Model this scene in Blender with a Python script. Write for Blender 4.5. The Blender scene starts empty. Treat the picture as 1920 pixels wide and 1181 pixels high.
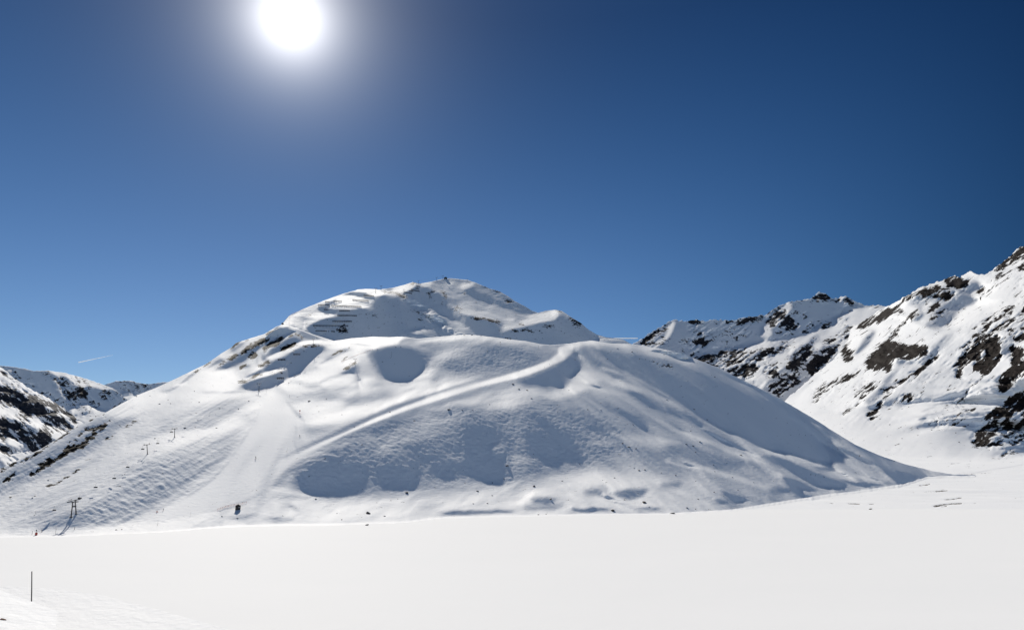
import bpy, bmesh, math, random
import numpy as np
from mathutils import Vector, Matrix

# ---------------------------------------------------------------- camera, sky, sun, exposure
FPX = 1250.0                                   # focal length in photo pixels (photo is 1920 wide)
PHI = math.atan(0.2196)                        # camera tilted up
HC = 40.0                                      # camera height above the frozen lake
def sun_direction():
    dx, dv = (545 - 960) / FPX, (590.5 - 35) / FPX
    v = Vector((dx, math.cos(PHI) - dv * math.sin(PHI), math.sin(PHI) + dv * math.cos(PHI))); v.normalize(); return v
SUN_DIR = sun_direction()
sc = bpy.context.scene
col = sc.collection
cam_data = bpy.data.cameras.new("camera"); cam = bpy.data.objects.new("camera", cam_data); col.objects.link(cam)
cam_data.sensor_width = 36.0; cam_data.lens = 36.0 * FPX / 1920.0
cam_data.clip_start = 0.5; cam_data.clip_end = 120000.0
cam.location = (0, 0, HC); cam.rotation_euler = (math.pi / 2 + PHI, 0, 0)
sc.camera = cam
sc.view_settings.view_transform = 'Standard'; sc.view_settings.look = 'None'; sc.view_settings.gamma = 1.0
sc.view_settings.exposure = EXPOSURE = 0.36

world = bpy.data.worlds.new("World"); sc.world = world; world.use_nodes = True
wn, wl = world.node_tree.nodes, world.node_tree.links
bg = wn["Background"]; bg.inputs[1].default_value = 0.05
sky = wn.new("ShaderNodeTexSky"); sky.sky_type = 'NISHITA'; sky.sun_disc = False
sky.sun_elevation = math.asin(SUN_DIR.z); sky.sun_rotation = math.atan2(SUN_DIR.x, SUN_DIR.y)
sky.altitude = 2300.0; sky.air_density = 1.0; sky.dust_density = 0.2; sky.ozone_density = 4.0
# the aureole of the sun, by angle from the sun
tc_ = wn.new("ShaderNodeTexCoord"); dot = wn.new("ShaderNodeVectorMath"); dot.operation = 'DOT_PRODUCT'
dot.inputs[1].default_value = SUN_DIR; wl.new(tc_.outputs["Generated"], dot.inputs[0])
acos = wn.new("ShaderNodeMath"); acos.operation = 'ARCCOSINE'; acos.use_clamp = False; wl.new(dot.outputs["Value"], acos.inputs[0])
def wmath(op, a, b=None):
    n = wn.new("ShaderNodeMath"); n.operation = op
    for i, x in enumerate((a, b)):
        if x is None: continue
        if isinstance(x, (int, float)): n.inputs[i].default_value = x
        else: wl.new(x, n.inputs[i])
    return n.outputs[0]
ang = acos.outputs[0]; DEG = math.pi / 180
def power(x, p): return wmath('POWER', x, p)
def expneg(x): return wmath('EXPONENT', wmath('MULTIPLY', x, -1.0))
sep = wn.new("ShaderNodeSeparateXYZ"); wl.new(tc_.outputs["Generated"], sep.inputs[0])
elev = wmath('DIVIDE', wmath('ARCSINE', wmath('MINIMUM', wmath('MAXIMUM', sep.outputs["Z"], 0.0), .588)), 30 * DEG)
away = power(wmath('DIVIDE', wmath('MINIMUM', ang, 58 * DEG), 50 * DEG), 2.0)
back = wn.new("ShaderNodeMapRange"); back.interpolation_type = 'SMOOTHSTEP'; back.inputs["From Min"].default_value = 72 * DEG; back.inputs["From Max"].default_value = 110 * DEG
wl.new(ang, back.inputs["Value"])
comb = wn.new("ShaderNodeCombineXYZ")
SKY = [[0.176, -0.709, -0.82, 0.167, -0.951], [0.074, -0.267, -0.51, 0.266, -0.688], [0.052, -0.032, -0.418, 0.295, -0.579]]
for i, (c0, c1, c2, c3, c4) in enumerate(SKY):        # deeper overhead and away from the sun, paler low down
    p = wmath('ADD', wmath('MULTIPLY', elev, wmath('ADD', c1, wmath('MULTIPLY', elev, c2))), wmath('MULTIPLY', away, wmath('ADD', c3, wmath('MULTIPLY', away, c4))))
    f = wmath('EXPONENT', wmath('ADD', p, c0))
    wl.new(wmath('ADD', f, wmath('MULTIPLY', back.outputs[0], (1.25, 1.2, 1.15)[i])), comb.inputs[i])  # sky opposite the sun brightened, an added fill for the shadows
mulv = wn.new("ShaderNodeVectorMath"); mulv.operation = 'MULTIPLY'; wl.new(sky.outputs[0], mulv.inputs[0]); wl.new(comb.outputs[0], mulv.inputs[1])
aur = wmath('DIVIDE', 26.0, wmath('ADD', 1.0, power(wmath('DIVIDE', ang, 2.5 * DEG), 2.3)))
tint = wn.new("ShaderNodeVectorMath"); tint.operation = 'SCALE'; tint.inputs[0].default_value = (1.0, 0.98, 0.97); wl.new(aur, tint.inputs["Scale"])
addv = wn.new("ShaderNodeVectorMath"); addv.operation = 'ADD'
wl.new(mulv.outputs[0], addv.inputs[0]); wl.new(tint.outputs[0], addv.inputs[1]); wl.new(addv.outputs[0], bg.inputs[0])

sun_data = bpy.data.lights.new("sun", 'SUN'); sun_data.energy = 4.2; sun_data.angle = math.radians(0.53); sun_data.color = (1.0, 0.945, 0.855)
sun = bpy.data.objects.new("sun", sun_data); col.objects.link(sun)
sun.rotation_euler = (-SUN_DIR).to_track_quat('-Z', 'Y').to_euler()
sun.location = (0, 0, 900)
LAMS, LAMT = .003, .0006
# ---------------------------------------------------------------- terrain solver
def px2st(u, v):
    """a point of the photograph -> (x/y, z/y) of the ray from the camera, y being the horizontal distance ahead"""
    dx = (np.asarray(u, float) - 960.0) / FPX
    dv = (590.5 - np.asarray(v, float)) / FPX
    yy = math.cos(PHI) - dv * math.sin(PHI)
    zz = math.sin(PHI) + dv * math.cos(PHI)
    return dx / yy, zz / yy

def st2px(s, t):
    """inverse of px2st"""
    s = np.asarray(s, float); t = np.asarray(t, float)
    fw = math.cos(PHI) + t * math.sin(PHI)
    up = -math.sin(PHI) + t * math.cos(PHI)
    return 960.0 + FPX * s / fw, 590.5 - FPX * up / fw

_ss, _ts = px2st(545.0, 35.0)
SUN = np.array([_ss, 1.0, _ts]); SUN /= np.linalg.norm(SUN)
SUN_EL = math.asin(SUN[2]); SUN_AZ = math.atan2(SUN[0], SUN[1])

def P(*a):
    return np.array(a, float).reshape(-1, 2)

def ground_z(x, y):
    """valley floor: flat lake, then a gentle fan rising away from the camera"""
    return np.maximum(0.0, 0.085 * (np.asarray(y, float) - 600.0))

def ground_y(t):
    """distance at which a ray of slope t meets the lake or the fan"""
    t = np.asarray(t, float)
    lake = HC / np.maximum(-t, 1e-6)
    fan = (HC + 0.085 * 600.0) / np.maximum(0.085 - t, 1e-6)
    return np.where((t < 0) & (lake < 600.0), lake, fan)

def vnoise(x, y, seed):
    """smooth value noise, vectorised, in -1..1"""
    x = np.asarray(x, float); y = np.asarray(y, float)
    xi = np.floor(x).astype(np.int64); yi = np.floor(y).astype(np.int64)
    fx = x - xi; fy = y - yi
    fx = fx * fx * fx * (fx * (fx * 6 - 15) + 10); fy = fy * fy * fy * (fy * (fy * 6 - 15) + 10)
    def h(a, b):
        n = (a * 374761393 + b * 668265263 + seed * 974711) & 0x7fffffff
        n = ((n ^ (n >> 13)) * 1274126177) & 0x7fffffff
        return ((n ^ (n >> 16)) & 0xffff) / 32767.5 - 1.0
    a = h(xi, yi); b = h(xi + 1, yi); c = h(xi, yi + 1); d = h(xi + 1, yi + 1)
    return (a * (1 - fx) + b * fx) * (1 - fy) + (c * (1 - fx) + d * fx) * fy

def fbm(x, y, seed, octv=4, gain=0.5):
    v = 0.0; a = 1.0; n = 0.0
    for k in range(octv):
        v = v + a * vnoise(x * 2 ** k + 17.3 * k, y * 2 ** k - 9.1 * k, seed + k); n += a; a *= gain
    return v / n

def gblur(a, sy, sx):
    for ax, sg in ((0, sy), (1, sx)):
        if sg < 0.25: continue
        r = int(math.ceil(3 * sg)); k = np.exp(-0.5 * (np.arange(-r, r + 1) / sg) ** 2); k /= k.sum()
        pad = [(0, 0), (0, 0)]; pad[ax] = (r, r)
        b = np.pad(a, pad, mode='edge'); out = np.zeros_like(a)
        for i, w in enumerate(k):
            sl = [slice(None), slice(None)]; sl[ax] = slice(i, i + a.shape[ax]); out += w * b[tuple(sl)]
        a = out
    return a

def inside(px, py, poly):
    ins = np.zeros(px.shape, bool); n = len(poly); j = n - 1
    for i in range(n):
        xi, yi = poly[i]; xj, yj = poly[j]
        if yi != yj:
            ins ^= ((yi > py) != (yj > py)) & (px < (xj - xi) * (py - yi) / (yj - yi) + xi)
        j = i
    return ins

class Layer:
    """One relief: the depth of every ray is solved so that its slopes turn to and from the sun as wanted."""
    def __init__(L, u0, u1, v0, v1, stepu, stepv):
        sa, _ = px2st([u0, u0], [v0, v1]); sb, _ = px2st([u1, u1], [v0, v1])
        _, tt = px2st([u0, u0, u1, u1], [v0, v1, v0, v1])
        L.s0 = min(sa); s1 = max(sb); L.t0 = min(tt); t1 = max(tt)
        L.ds = stepu / FPX; L.dt = stepv / FPX
        L.ns = int((s1 - L.s0) / L.ds) + 2; L.nt = int((t1 - L.t0) / L.dt) + 2
        L.s = L.s0 + L.ds * np.arange(L.ns); L.t = L.t0 + L.dt * np.arange(L.nt)
        L.S, L.T = np.meshgrid(L.s, L.t)
        L.U, L.V = st2px(L.S, L.T)
        L.su = stepu; L.sv = stepv
        L.c = np.zeros_like(L.S); L.attr = {}
        wa = np.interp(L.U, [1250, 1400], [1, .35]); L.WU = L.U + wa * 2.6 * fbm(L.U / 13, L.V / 9, 201, 4, .7); L.WV = L.V + wa * 1.9 * fbm(L.U / 13, L.V / 9, 205, 4, .7)
    def mask(L, pts, blur=2.0, width=None, warp=False):
        """coverage of a polygon (or of a polyline of a given width) given in photo points"""
        pad = 3 * blur + (width or 0) + 4
        lo = pts.min(0) - pad; hi = pts.max(0) + pad
        sel = (L.U >= lo[0]) & (L.U <= hi[0]) & (L.V >= lo[1]) & (L.V <= hi[1])
        m = np.zeros_like(L.S)
        if not sel.any(): return m
        rr = np.where(sel.any(1))[0]; cc = np.where(sel.any(0))[0]
        w = (slice(rr[0], rr[-1] + 1), slice(cc[0], cc[-1] + 1))
        U = (L.WU if warp else L.U)[w]; V = (L.WV if warp else L.V)[w]
        if width is None:
            q = 0.25 * (inside(U - L.su * .25, V - L.sv * .25, pts).astype(float) + inside(U + L.su * .25, V - L.sv * .25, pts)
                        + inside(U - L.su * .25, V + L.sv * .25, pts) + inside(U + L.su * .25, V + L.sv * .25, pts))
        else:
            d = np.full(U.shape, 1e9)
            for (ax, ay), (bx, by) in zip(pts[:-1], pts[1:]):
                vx, vy = bx - ax, by - ay; l2 = vx * vx + vy * vy + 1e-9
                k = np.clip(((U - ax) * vx + (V - ay) * vy) / l2, 0, 1)
                d = np.minimum(d, np.hypot(U - ax - k * vx, V - ay - k * vy))
            q = np.clip((width * .5 - d) / max(L.su, L.sv) + .5, 0, 1)
        m[w] = gblur(q, blur / L.sv, blur / L.su)
        return m
    def paint(L, strokes, arr=None):
        arr = L.c if arr is None else arr
        for st in strokes:
            val, blur, pts = st[0], st[1], st[2]
            m = L.mask(pts, blur, st[3] if len(st) > 3 else None, warp=(len(st) == 3 and val <= .13) or arr is not L.c)
            arr += m * (val - arr)
        return arr
    def solve(L, w0, dataw, fixw, fixv, lam_s=0.008, lam_t=0.0012, nu=2e-3, outer=6, inner=45, lam_map=None, hg=.004):
        LM = np.ones_like(L.S) if lam_map is None else lam_map
        ds, dt = L.ds, L.dt; Lx, Ly, Lz = SUN
        Sc = .25 * (L.S[:-1, :-1] + L.S[1:, :-1] + L.S[:-1, 1:] + L.S[1:, 1:]); Tc = .25 * (L.T[:-1, :-1] + L.T[1:, :-1] + L.T[:-1, 1:] + L.T[1:, 1:])
        cc = .25 * (L.c[:-1, :-1] + L.c[1:, :-1] + L.c[:-1, 1:] + L.c[1:, 1:])
        dw = .25 * (dataw[:-1, :-1] + dataw[1:, :-1] + dataw[:-1, 1:] + dataw[1:, 1:])
        ca = (Lx * Sc + Ly + Lz * Tc) / np.sqrt(1 + Sc * Sc + Tc * Tc); cmax = np.sqrt(1 - ca * ca) * .97 - 0.055
        cc = np.minimum(cc, cmax)
        w = w0.copy()
        Ds = lambda w: ((w[:-1, 1:] - w[:-1, :-1]) + (w[1:, 1:] - w[1:, :-1])) / (2 * ds)
        Dt = lambda w: ((w[1:, :-1] - w[:-1, :-1]) + (w[1:, 1:] - w[:-1, 1:])) / (2 * dt)
        def DsT(g):
            o = np.zeros_like(w); h = g / (2 * ds); o[:-1, 1:] += h; o[:-1, :-1] -= h; o[1:, 1:] += h; o[1:, :-1] -= h; return o
        def DtT(g):
            o = np.zeros_like(w); h = g / (2 * dt); o[1:, :-1] += h; o[:-1, :-1] -= h; o[1:, 1:] += h; o[:-1, 1:] -= h; return o
        def lap(w):
            o = np.zeros_like(w)
            d = (w[:, 1:] - w[:, :-1]) * (lam_s * LM[:, 1:] / ds ** 2); o[:, 1:] += d; o[:, :-1] -= d
            d = (w[1:] - w[:-1]) * (lam_t * LM[1:] / dt ** 2); o[1:] += d; o[:-1] -= d
            h = (w[1:, 1:] - w[1:, :-1] - w[:-1, 1:] + w[:-1, :-1]) * (hg / dt ** 2)
            o[1:, 1:] += h; o[1:, :-1] -= h; o[:-1, 1:] -= h; o[:-1, :-1] += h
            return o
        ny, nx = w.shape
        def dct(a):
            return np.fft.rfft2(np.concatenate([np.concatenate([a, a[:, ::-1]], 1), np.concatenate([a[::-1], a[::-1, ::-1]], 1)], 0))
        ky = 2 * np.pi * np.fft.fftfreq(2 * ny); kx = 2 * np.pi * np.fft.rfftfreq(2 * nx)
        EY = (2 - 2 * np.cos(ky))[:, None] / dt ** 2; EX = (2 - 2 * np.cos(kx))[None] / ds ** 2
        for it in range(outer):
            ws, wt = Ds(w), Dt(w)
            n0, n1, n2 = ws, -(1 + Sc * ws + Tc * wt), wt
            nn = np.sqrt(n0 ** 2 + n1 ** 2 + n2 ** 2)
            M0 = Lx - cc * n0 / nn; M1 = Ly - cc * n1 / nn; M2 = Lz - cc * n2 / nn
            a = (M0 - M1 * Sc); b = (M2 - M1 * Tc); r = M1
            wd = dw / np.minimum(nn, 4.0) ** 2
            ma, mb = float((wd * a * a).mean()), float((wd * b * b).mean()); mf = float(fixw.mean())
            prec = 1.0 / (np.maximum(ma, 1e-5) * EX + mb * EY + lam_s * EX + lam_t * EY + nu + mf)
            def A(x):
                g = wd * (a * Ds(x) + b * Dt(x))
                return DsT(a * g) + DtT(b * g) + lap(x) + (nu + fixw) * x
            def Pc(x):
                return np.fft.irfft2(dct(x) * prec, s=(2 * ny, 2 * nx))[:ny, :nx]
            rhs = DsT(a * wd * r) + DtT(b * wd * r) + lap(w0) + nu * w0 + fixw * fixv
            x = w; R = rhs - A(x); Z = Pc(R); D = Z.copy(); rz = (R * Z).sum()
            for k in range(inner):
                AD = A(D); al = rz / (D * AD).sum(); x = x + al * D; R = R - al * AD
                Z = Pc(R); rz2 = (R * Z).sum(); D = Z + D * (rz2 / rz); rz = rz2
                if rz < 1e-12: break
            w = x
        L.w = w
        return w
    def samp(L, arr, s, t):
        x = np.clip((np.asarray(s) - L.s0) / L.ds, 0, L.ns - 1.001); y = np.clip((np.asarray(t) - L.t0) / L.dt, 0, L.nt - 1.001)
        i = x.astype(int); j = y.astype(int); fx = x - i; fy = y - j
        return (arr[j, i] * (1 - fx) + arr[j, i + 1] * fx) * (1 - fy) + (arr[j + 1, i] * (1 - fx) + arr[j + 1, i + 1] * fx) * fy
    def shade(L):
        """cosine to the sun of the solved relief (for checking)"""
        ws = np.gradient(L.w, L.ds, axis=1); wt = np.gradient(L.w, L.dt, axis=0)
        n = np.stack([ws, -(1 + L.S * ws + L.T * wt), wt]); n /= np.linalg.norm(n, axis=0)
        return np.tensordot(SUN, n, 1)
    def point(L, u, v):
        s, t = px2st(u, v); y = np.exp(L.samp(L.w, s, t))
        return np.array([s * y, y, t * y + HC]).T

def curve_t(line, s):
    """slope t of a line given in photo points, as a function of s"""
    ss, tt = px2st(line[:, 0], line[:, 1]); return np.interp(s, ss, tt)
# ---------------------------------------------------------------- the front hill
CREST_F = P(-160,960, -60,908, 0,879, 77,841, 104,825, 137,804, 158,792, 198,773, 256,741, 292,727, 327,711, 385,683, 396,676, 414,663,
    433,652, 442,643, 467,635, 496,626, 517,613, 527,609, 545,612, 562,617, 590,628, 626,639, 640,637, 660,634, 699,631, 730,632, 755,631,
    782,635, 803,633, 842,629.6, 872,627, 902,629, 923,632, 957,636.5, 986,639.6, 1013,645, 1032,647, 1069,644, 1090,640.6, 1111,638.5,
    1132,642, 1148,644, 1182,645, 1207,648, 1240,654, 1281,663, 1312,676, 1354,692, 1375,704, 1400,716, 1460,746, 1520,781, 1562,808,
    1603,833, 1645,852, 1697,870, 1749,883, 1790,890)
SHORE = P(-160,1014, 0,1004, 150,1002, 300,996, 420,985, 520,982, 640,981, 760,977, 830,969, 960,966, 1100,963, 1250,962, 1370,955,
    1400,950, 1450,942, 1500,934, 1560,925, 1600,921, 1640,915, 1680,909, 1710,902, 1740,893, 1790,891)
F = Layer(-160, 1790, 1020, 602, 2.1, 1.5)
tsh = curve_t(SHORE, F.s)[None, :]; tcr = curve_t(CREST_F, F.s)[None, :]
F.c[:] = 0.24
STROKES = [
 # broad tones
 (.30, 30, P(-200,1000, -200,900, 150,850, 330,740, 470,720, 560,780, 500,900, 300,1000)),
 (.15, 30, P(560,830, 700,770, 900,720, 1070,680, 1200,740, 1350,850, 1300,900, 1000,900, 700,920, 560,920)),
 (.38, 12, P(300,1010, 440,930, 540,925, 700,915, 900,905, 1000,880, 1150,880, 1300,900, 1370,960, 900,990, 300,1010)),
 (.43, 9, P(-200,1020, -200,988, 150,985, 330,975, 500,935, 620,935, 760,950, 960,945, 1000,1020)),
 # left outer slope with the grass bands
 (.06, 5, P(-160,965, 0,884, 77,846, 137,810, 190,782, 235,784, 262,786, 219,812, 198,831, 167,852, 133,865, 104,883, 42,910, -60,955, -160,1000)),
 (.36, 5, P(220,815, 262,790, 300,772, 350,752, 430,728, 470,735, 400,748, 330,765, 270,795, 225,832)),
 (.36, 5, P(256,745, 330,715, 396,688, 430,690, 455,715, 440,728, 380,738, 300,760, 250,775)),
 (.22, 5, P(300,790, 350,765, 430,750, 470,752, 440,775, 360,810, 300,812)),
 (.22, 3, P(0,960, 60,925, 130,885, 190,850, 186,862, 120,900, 60,940, 0,975)),
 (.40, 3, P(0,992, 90,950, 190,905, 260,862), 5), (.18, 4, P(20,992, 100,955, 190,912, 250,878), 7),
 (.20, 6, P(-20,950, 60,915, 150,872), 9), (.38, 5, P(150,890, 220,850, 290,826), 12),
 (.12, 10, P(232,905, 250,880, 300,860, 345,842, 420,815, 425,845, 395,875, 350,915, 300,945, 260,962, 190,985, 150,980, 170,945)),
 (.40, 4, P(236,837, 300,820, 332,813, 400,808, 420,800, 460,790), 8), (.16, 5, P(240,826, 300,808, 340,800, 400,790), 9),
 (.16, 8, P(330,815, 380,775, 420,765, 450,770, 440,790, 400,800)), (.38, 6, P(400,795, 440,775, 490,755, 492,765, 450,790, 420,805)),
 (.17, 6, P(450,775, 488,768, 480,790, 455,795)), (.18, 8, P(360,870, 420,820, 455,810, 440,840, 400,880)),
 (.10, 6, P(60,990, 120,960, 190,950, 250,968, 200,985, 110,1000)), 
 (.45, 4, P(20,1004, 60,996, 150,990, 260,984, 350,972, 440,955, 350,985, 200,1002)),
 # ridges and facets below the upper left skyline
 (.00, 2, P(437,651, 443,645, 466,637, 455,648, 440,661, 432,662)), (.0, 2, P(396,684, 412,671, 420,676, 405,684, 385,694)),
 (-.04, 2, P(400,695, 425,678, 450,660, 480,645, 505,628, 530,613, 545,611, 540,621, 515,635, 497,648, 470,668, 455,680, 425,692)),
 (.05, 2, P(330,722, 350,705, 372,694, 366,704, 345,718)), (.1, 2, P(300,736, 330,722, 345,722, 320,736)),
 (-.05, 2, P(486,676, 505,655, 530,638, 556,624, 572,640, 545,655, 520,668, 498,678)), (-.05, 1.5, P(452,691, 472,680, 497,665, 494,676, 470,690)),
 (.40, 1.5, P(480,676, 478,668, 466,690, 455,697, 480,690)), (.42, 1.5, P(490,664, 492,683, 480,692, 484,674)),
 (.1, 2, P(540,624, 556,613, 575,630, 590,637, 575,640)), (.0, 2, P(557,618, 575,622, 605,637, 590,639, 565,631)),
 (-.06, 2.6, P(449,724, 461,713, 480,704, 489,686, 514,675, 536,664, 561,649, 590,645, 617,643, 611,652, 600,662, 588,672, 574,685, 566,697, 548,707, 530,716, 517,724, 489,731, 458,732)),
 (.43, 1.2, P(505,672, 540,656, 566,643, 600,640), 5), (.43, 1.2, P(430,724, 455,715, 478,707, 496,702, 512,697, 532,691), 6),
 (.43, 1.0, P(455,707, 470,699, 490,690), 5), (-.05, 1.5, P(454,712, 462,704, 486,694, 500,693, 480,702)),
 # saddle plateau and the shadowed trough beside the lift line
 (.44, 3, P(590,642, 640,638, 700,632, 760,632, 782,637, 755,643, 725,652, 690,655, 640,655, 615,652)),
 (.08, 2.5, P(748,640, 765,634, 780,635, 768,639, 752,645)), (.12, 1.2, P(667,645, 700,648, 724,651), 2.2),
 (.16, 2.5, P(622,668, 645,655, 660,651, 652,660, 628,674)), (.08, 2.5, P(640,690, 655,675, 690,657, 700,655, 690,662, 655,680)),
 (.07, 3, P(538,715, 580,693, 610,673, 628,665, 635,668, 615,684, 585,700, 556,716)), (.40, 2, P(600,688, 640,668, 690,652, 720,652), 7),
 (.36, 2.5, P(572,692, 590,672, 595,671, 610,668, 590,690, 566,706)), (.40, 3, P(520,722, 560,702, 600,690, 640,672, 700,655, 660,690, 600,715, 540,735)),
 # the big bowl
 (.34, 3, P(650,700, 668,690, 676,672, 690,668, 704,690, 715,714, 680,724, 650,722, 620,735, 600,720)),
 (-.05, 3, P(690,661, 700,655, 727,651, 757,649, 772,650, 786,658, 800,664, 806,673, 803,684, 790,694, 783,704, 777,708, 765,713, 742,714, 719,713, 707,701, 696,681)),
 (-.06, 1.5, P(636,702, 652,692, 668,684, 673,694, 675,712, 677,722, 670,716, 664,700, 654,699)),
 # rough half lit slope above the road
 (.11, 10, P(785,645, 850,640, 920,643, 1000,652, 1028,668, 1010,688, 960,696, 905,698, 860,690, 815,690, 800,670)),
 (.0, 6, P(905,648, 950,650, 985,660, 1010,664, 1022,672, 1010,680, 985,670, 945,668, 912,660)), (.0, 4, P(944,690, 975,680, 1003,683, 975,692)),
 (.02, 6, P(828,672, 860,674, 880,690, 850,695, 835,685)), (.26, 6, P(800,690, 812,664, 840,655, 880,655, 860,668, 830,680)),
 (.28, 8, P(850,634, 925,634, 1000,648, 960,648, 880,642)), (.42, 2.5, P(782,640, 840,634, 872,630, 920,635, 985,641, 1015,648), 5),
 (.36, 8, P(600,742, 700,720, 770,718, 800,702, 860,708, 905,712, 880,722, 760,762, 660,792, 600,815, 560,832, 572,790, 545,762)),
 (.17, 6, P(640,748, 690,737, 740,731, 745,741, 700,754, 650,759)), (.16, 4, P(805,708, 822,702, 830,712, 812,717)),
 (.17, 6, P(560,742, 610,735, 650,735, 640,748, 590,752)), (.4, 4, P(560,790, 640,775, 720,760, 660,782, 590,805)),
 (.16, 5, P(570,800, 640,795, 620,805, 575,822)), (.10, 2.5, P(655,800, 700,776, 750,756, 800,744, 790,752, 700,786, 660,803)),
 (.08, 2.5, P(545,852, 575,835, 620,814, 700,779, 660,800, 590,835)),
 # the piste and the road
 (.345, 4, P(498,735, 535,738, 546,765, 568,786, 562,815, 556,842, 545,870, 520,893, 505,917, 480,935, 440,949, 360,966, 290,972, 350,930, 400,897, 430,865, 455,827, 478,790, 491,760)),
 (.36, 4, P(460,790, 490,765, 548,762, 560,775, 500,778)),
 (.15, 1.2, P(498,738, 490,762, 478,791, 455,828, 430,866, 400,898, 352,930), 2.5), (.14, 1.2, P(538,752, 548,766, 568,787), 2.5),
 (.20, 2, P(500,913, 480,932, 440,947, 400,958), 3),
 (.10, .8, P(530,858, 560,842, 600,824, 640,806, 700,778, 760,756, 800,742, 850,726, 900,711, 960,694, 1000,683, 1028,670, 1040,658), 2.0),
 (.38, .6, P(520,875, 560,849, 600,830, 640,813, 700,785, 760,761, 800,747, 850,731, 900,717, 960,700, 1000,687, 1030,675, 1047,662, 1046,652, 1060,646, 1075,648, 1074,660, 1060,674,
     1020,692, 990,703, 960,711, 930,718, 900,725, 850,741, 800,757, 760,770, 720,785, 680,801, 640,819, 600,838, 570,857, 545,880, 520,905)),
 (.12, 3.5, P(500,922, 515,902, 535,880, 560,863, 600,842, 640,823, 690,801, 740,782, 790,764, 780,775, 700,808, 640,832, 590,856, 548,885, 520,915)),
 (.02, 3, P(690,806, 740,786, 755,790, 738,806, 705,818, 690,814)), (.05, 2.5, P(800,764, 850,746, 900,731, 945,720, 900,738, 830,760)),
 (.3, 6, P(560,850, 620,835, 700,822, 760,806, 830,790, 870,780, 840,800, 760,828, 680,845, 620,855, 570,872)),
 (.32, 8, P(780,780, 830,760, 900,735, 965,722, 1000,730, 1020,735, 980,760, 950,770, 900,762, 860,775, 810,790)),
 (.12, 8, P(720,830, 790,820, 850,806, 880,800, 830,830, 790,850, 740,855, 700,850)), (.02, 5, P(740,840, 780,832, 800,845, 780,865, 755,858)),
 (.13, 6, P(800,775, 850,765, 900,760, 870,775, 820,788)),
 # blue shadows low on the front
 (.085, 11, P(548,905, 560,868, 620,842, 700,828, 800,812, 860,785, 920,780, 965,800, 985,770, 1030,770, 1075,790, 1105,850, 1095,872, 1040,885, 960,905, 860,902, 780,915, 700,918, 600,932, 560,925)),
 (.20, 6, P(700,835, 760,812, 840,800, 820,815, 760,835, 715,850)), (.20, 5, P(692,868, 706,866, 704,905, 690,905)), (.18, 5, P(778,866, 800,880, 795,905, 778,905)), (.20, 6, P(950,822, 985,818, 985,855, 1010,870, 960,880)),
 (-.04, 5, P(552,893, 570,877, 593,866, 620,857, 640,862, 672,869, 693,881, 691,894, 685,902, 668,902, 652,908, 618,915, 595,922, 572,921, 558,909)),
 (-.04, 5, P(704,872, 733,869, 760,866, 778,863, 794,882, 783,900, 773,908, 750,906, 737,911, 720,906, 703,904)),
 (-.04, 5, P(808,874, 833,860, 850,850, 866,832, 868,815, 860,806, 872,797, 890,791, 913,793, 936,800, 931,818, 945,818, 954,823, 955,852, 946,869, 929,879, 948,880, 956,884, 948,888, 929,896, 908,896, 888,885, 858,882, 846,890, 817,890)),
 (.16, 4, P(835,852, 860,845, 880,850, 865,862, 840,862)), (.18, 2.5, P(917,833, 945,822, 952,832, 935,845, 920,848)),
 (-.04, 4, P(985,803, 1000,801, 1016,802, 1030,818, 1048,828, 1047,849, 1038,861, 1021,862, 1003,848, 988,832)),
 (-.04, 4, P(993,777, 1010,777, 1030,790, 1063,808, 1078,826, 1086,843, 1090,858, 1076,851, 1058,838, 1046,826, 1022,803)),
 (-.05, 3, P(966,714, 990,707, 1023,693, 1057,677, 1073,663, 1090,678, 1088,684, 1080,696, 1065,703, 1068,718, 1060,725, 1028,725, 1007,723, 985,723)),
 (.32, 6, P(1010,740, 1060,728, 1075,705, 1095,694, 1130,712, 1110,725, 1080,740, 1040,750)),
 # right flank: wind ribs running down to the right
 (-.02, 4, P(1094,650, 1108,664, 1133,684, 1167,699, 1172,707, 1150,710, 1125,698, 1100,681, 1077,663)),
 (-.01, 4, P(1104,649, 1146,661, 1200,666, 1250,674, 1290,687, 1340,704, 1400,732, 1460,761, 1520,795, 1560,822, 1563,829, 1536,828, 1553,851, 1557,865,
     1515,859, 1484,851, 1453,842, 1411,836, 1380,812, 1354,803, 1308,780, 1271,757, 1240,737, 1200,712, 1167,692, 1133,674)),
 (-.05, 10, P(1240,700, 1330,740, 1420,790, 1500,840, 1420,825, 1320,775, 1250,735)),
 (.12, 5, P(1250,668, 1320,690, 1400,722, 1500,776, 1490,782, 1400,738, 1300,694)), (.40, 4, P(1069,646, 1111,641, 1182,649, 1240,659, 1290,670), 7),
 (.30, 3, P(1130,690, 1170,703, 1200,716, 1245,742, 1275,762, 1312,786, 1360,810, 1410,840), 6),
 (.36, 3, P(1085,668, 1110,690, 1150,716, 1185,726, 1215,745, 1260,770, 1300,795, 1350,822, 1420,855), 8),
 (-.02, 2.5, P(1172,732, 1200,736, 1229,752, 1262,776, 1250,777, 1225,765, 1200,751)), (.06, 3, P(1230,745, 1268,765, 1320,795, 1310,800, 1265,780)),
 (.33, 4, P(1110,722, 1170,742, 1220,775, 1270,805, 1340,835, 1400,862), 9),
 (-.02, 4, P(1129,750, 1150,764, 1181,776, 1200,782, 1210,793, 1217,804, 1200,799, 1167,780, 1142,767)),
 (.08, 5, P(1060,760, 1090,768, 1130,790, 1150,808, 1120,812, 1090,800, 1065,780)), (.1, 5, P(1110,838, 1140,833, 1170,834, 1182,842, 1150,850, 1118,850)),
 (.3, 8, P(1150,812, 1230,818, 1280,830, 1240,845, 1180,832)), (.09, 7, P(1240,834, 1300,836, 1350,852, 1400,872, 1380,880, 1320,872, 1262,852)),
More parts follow.
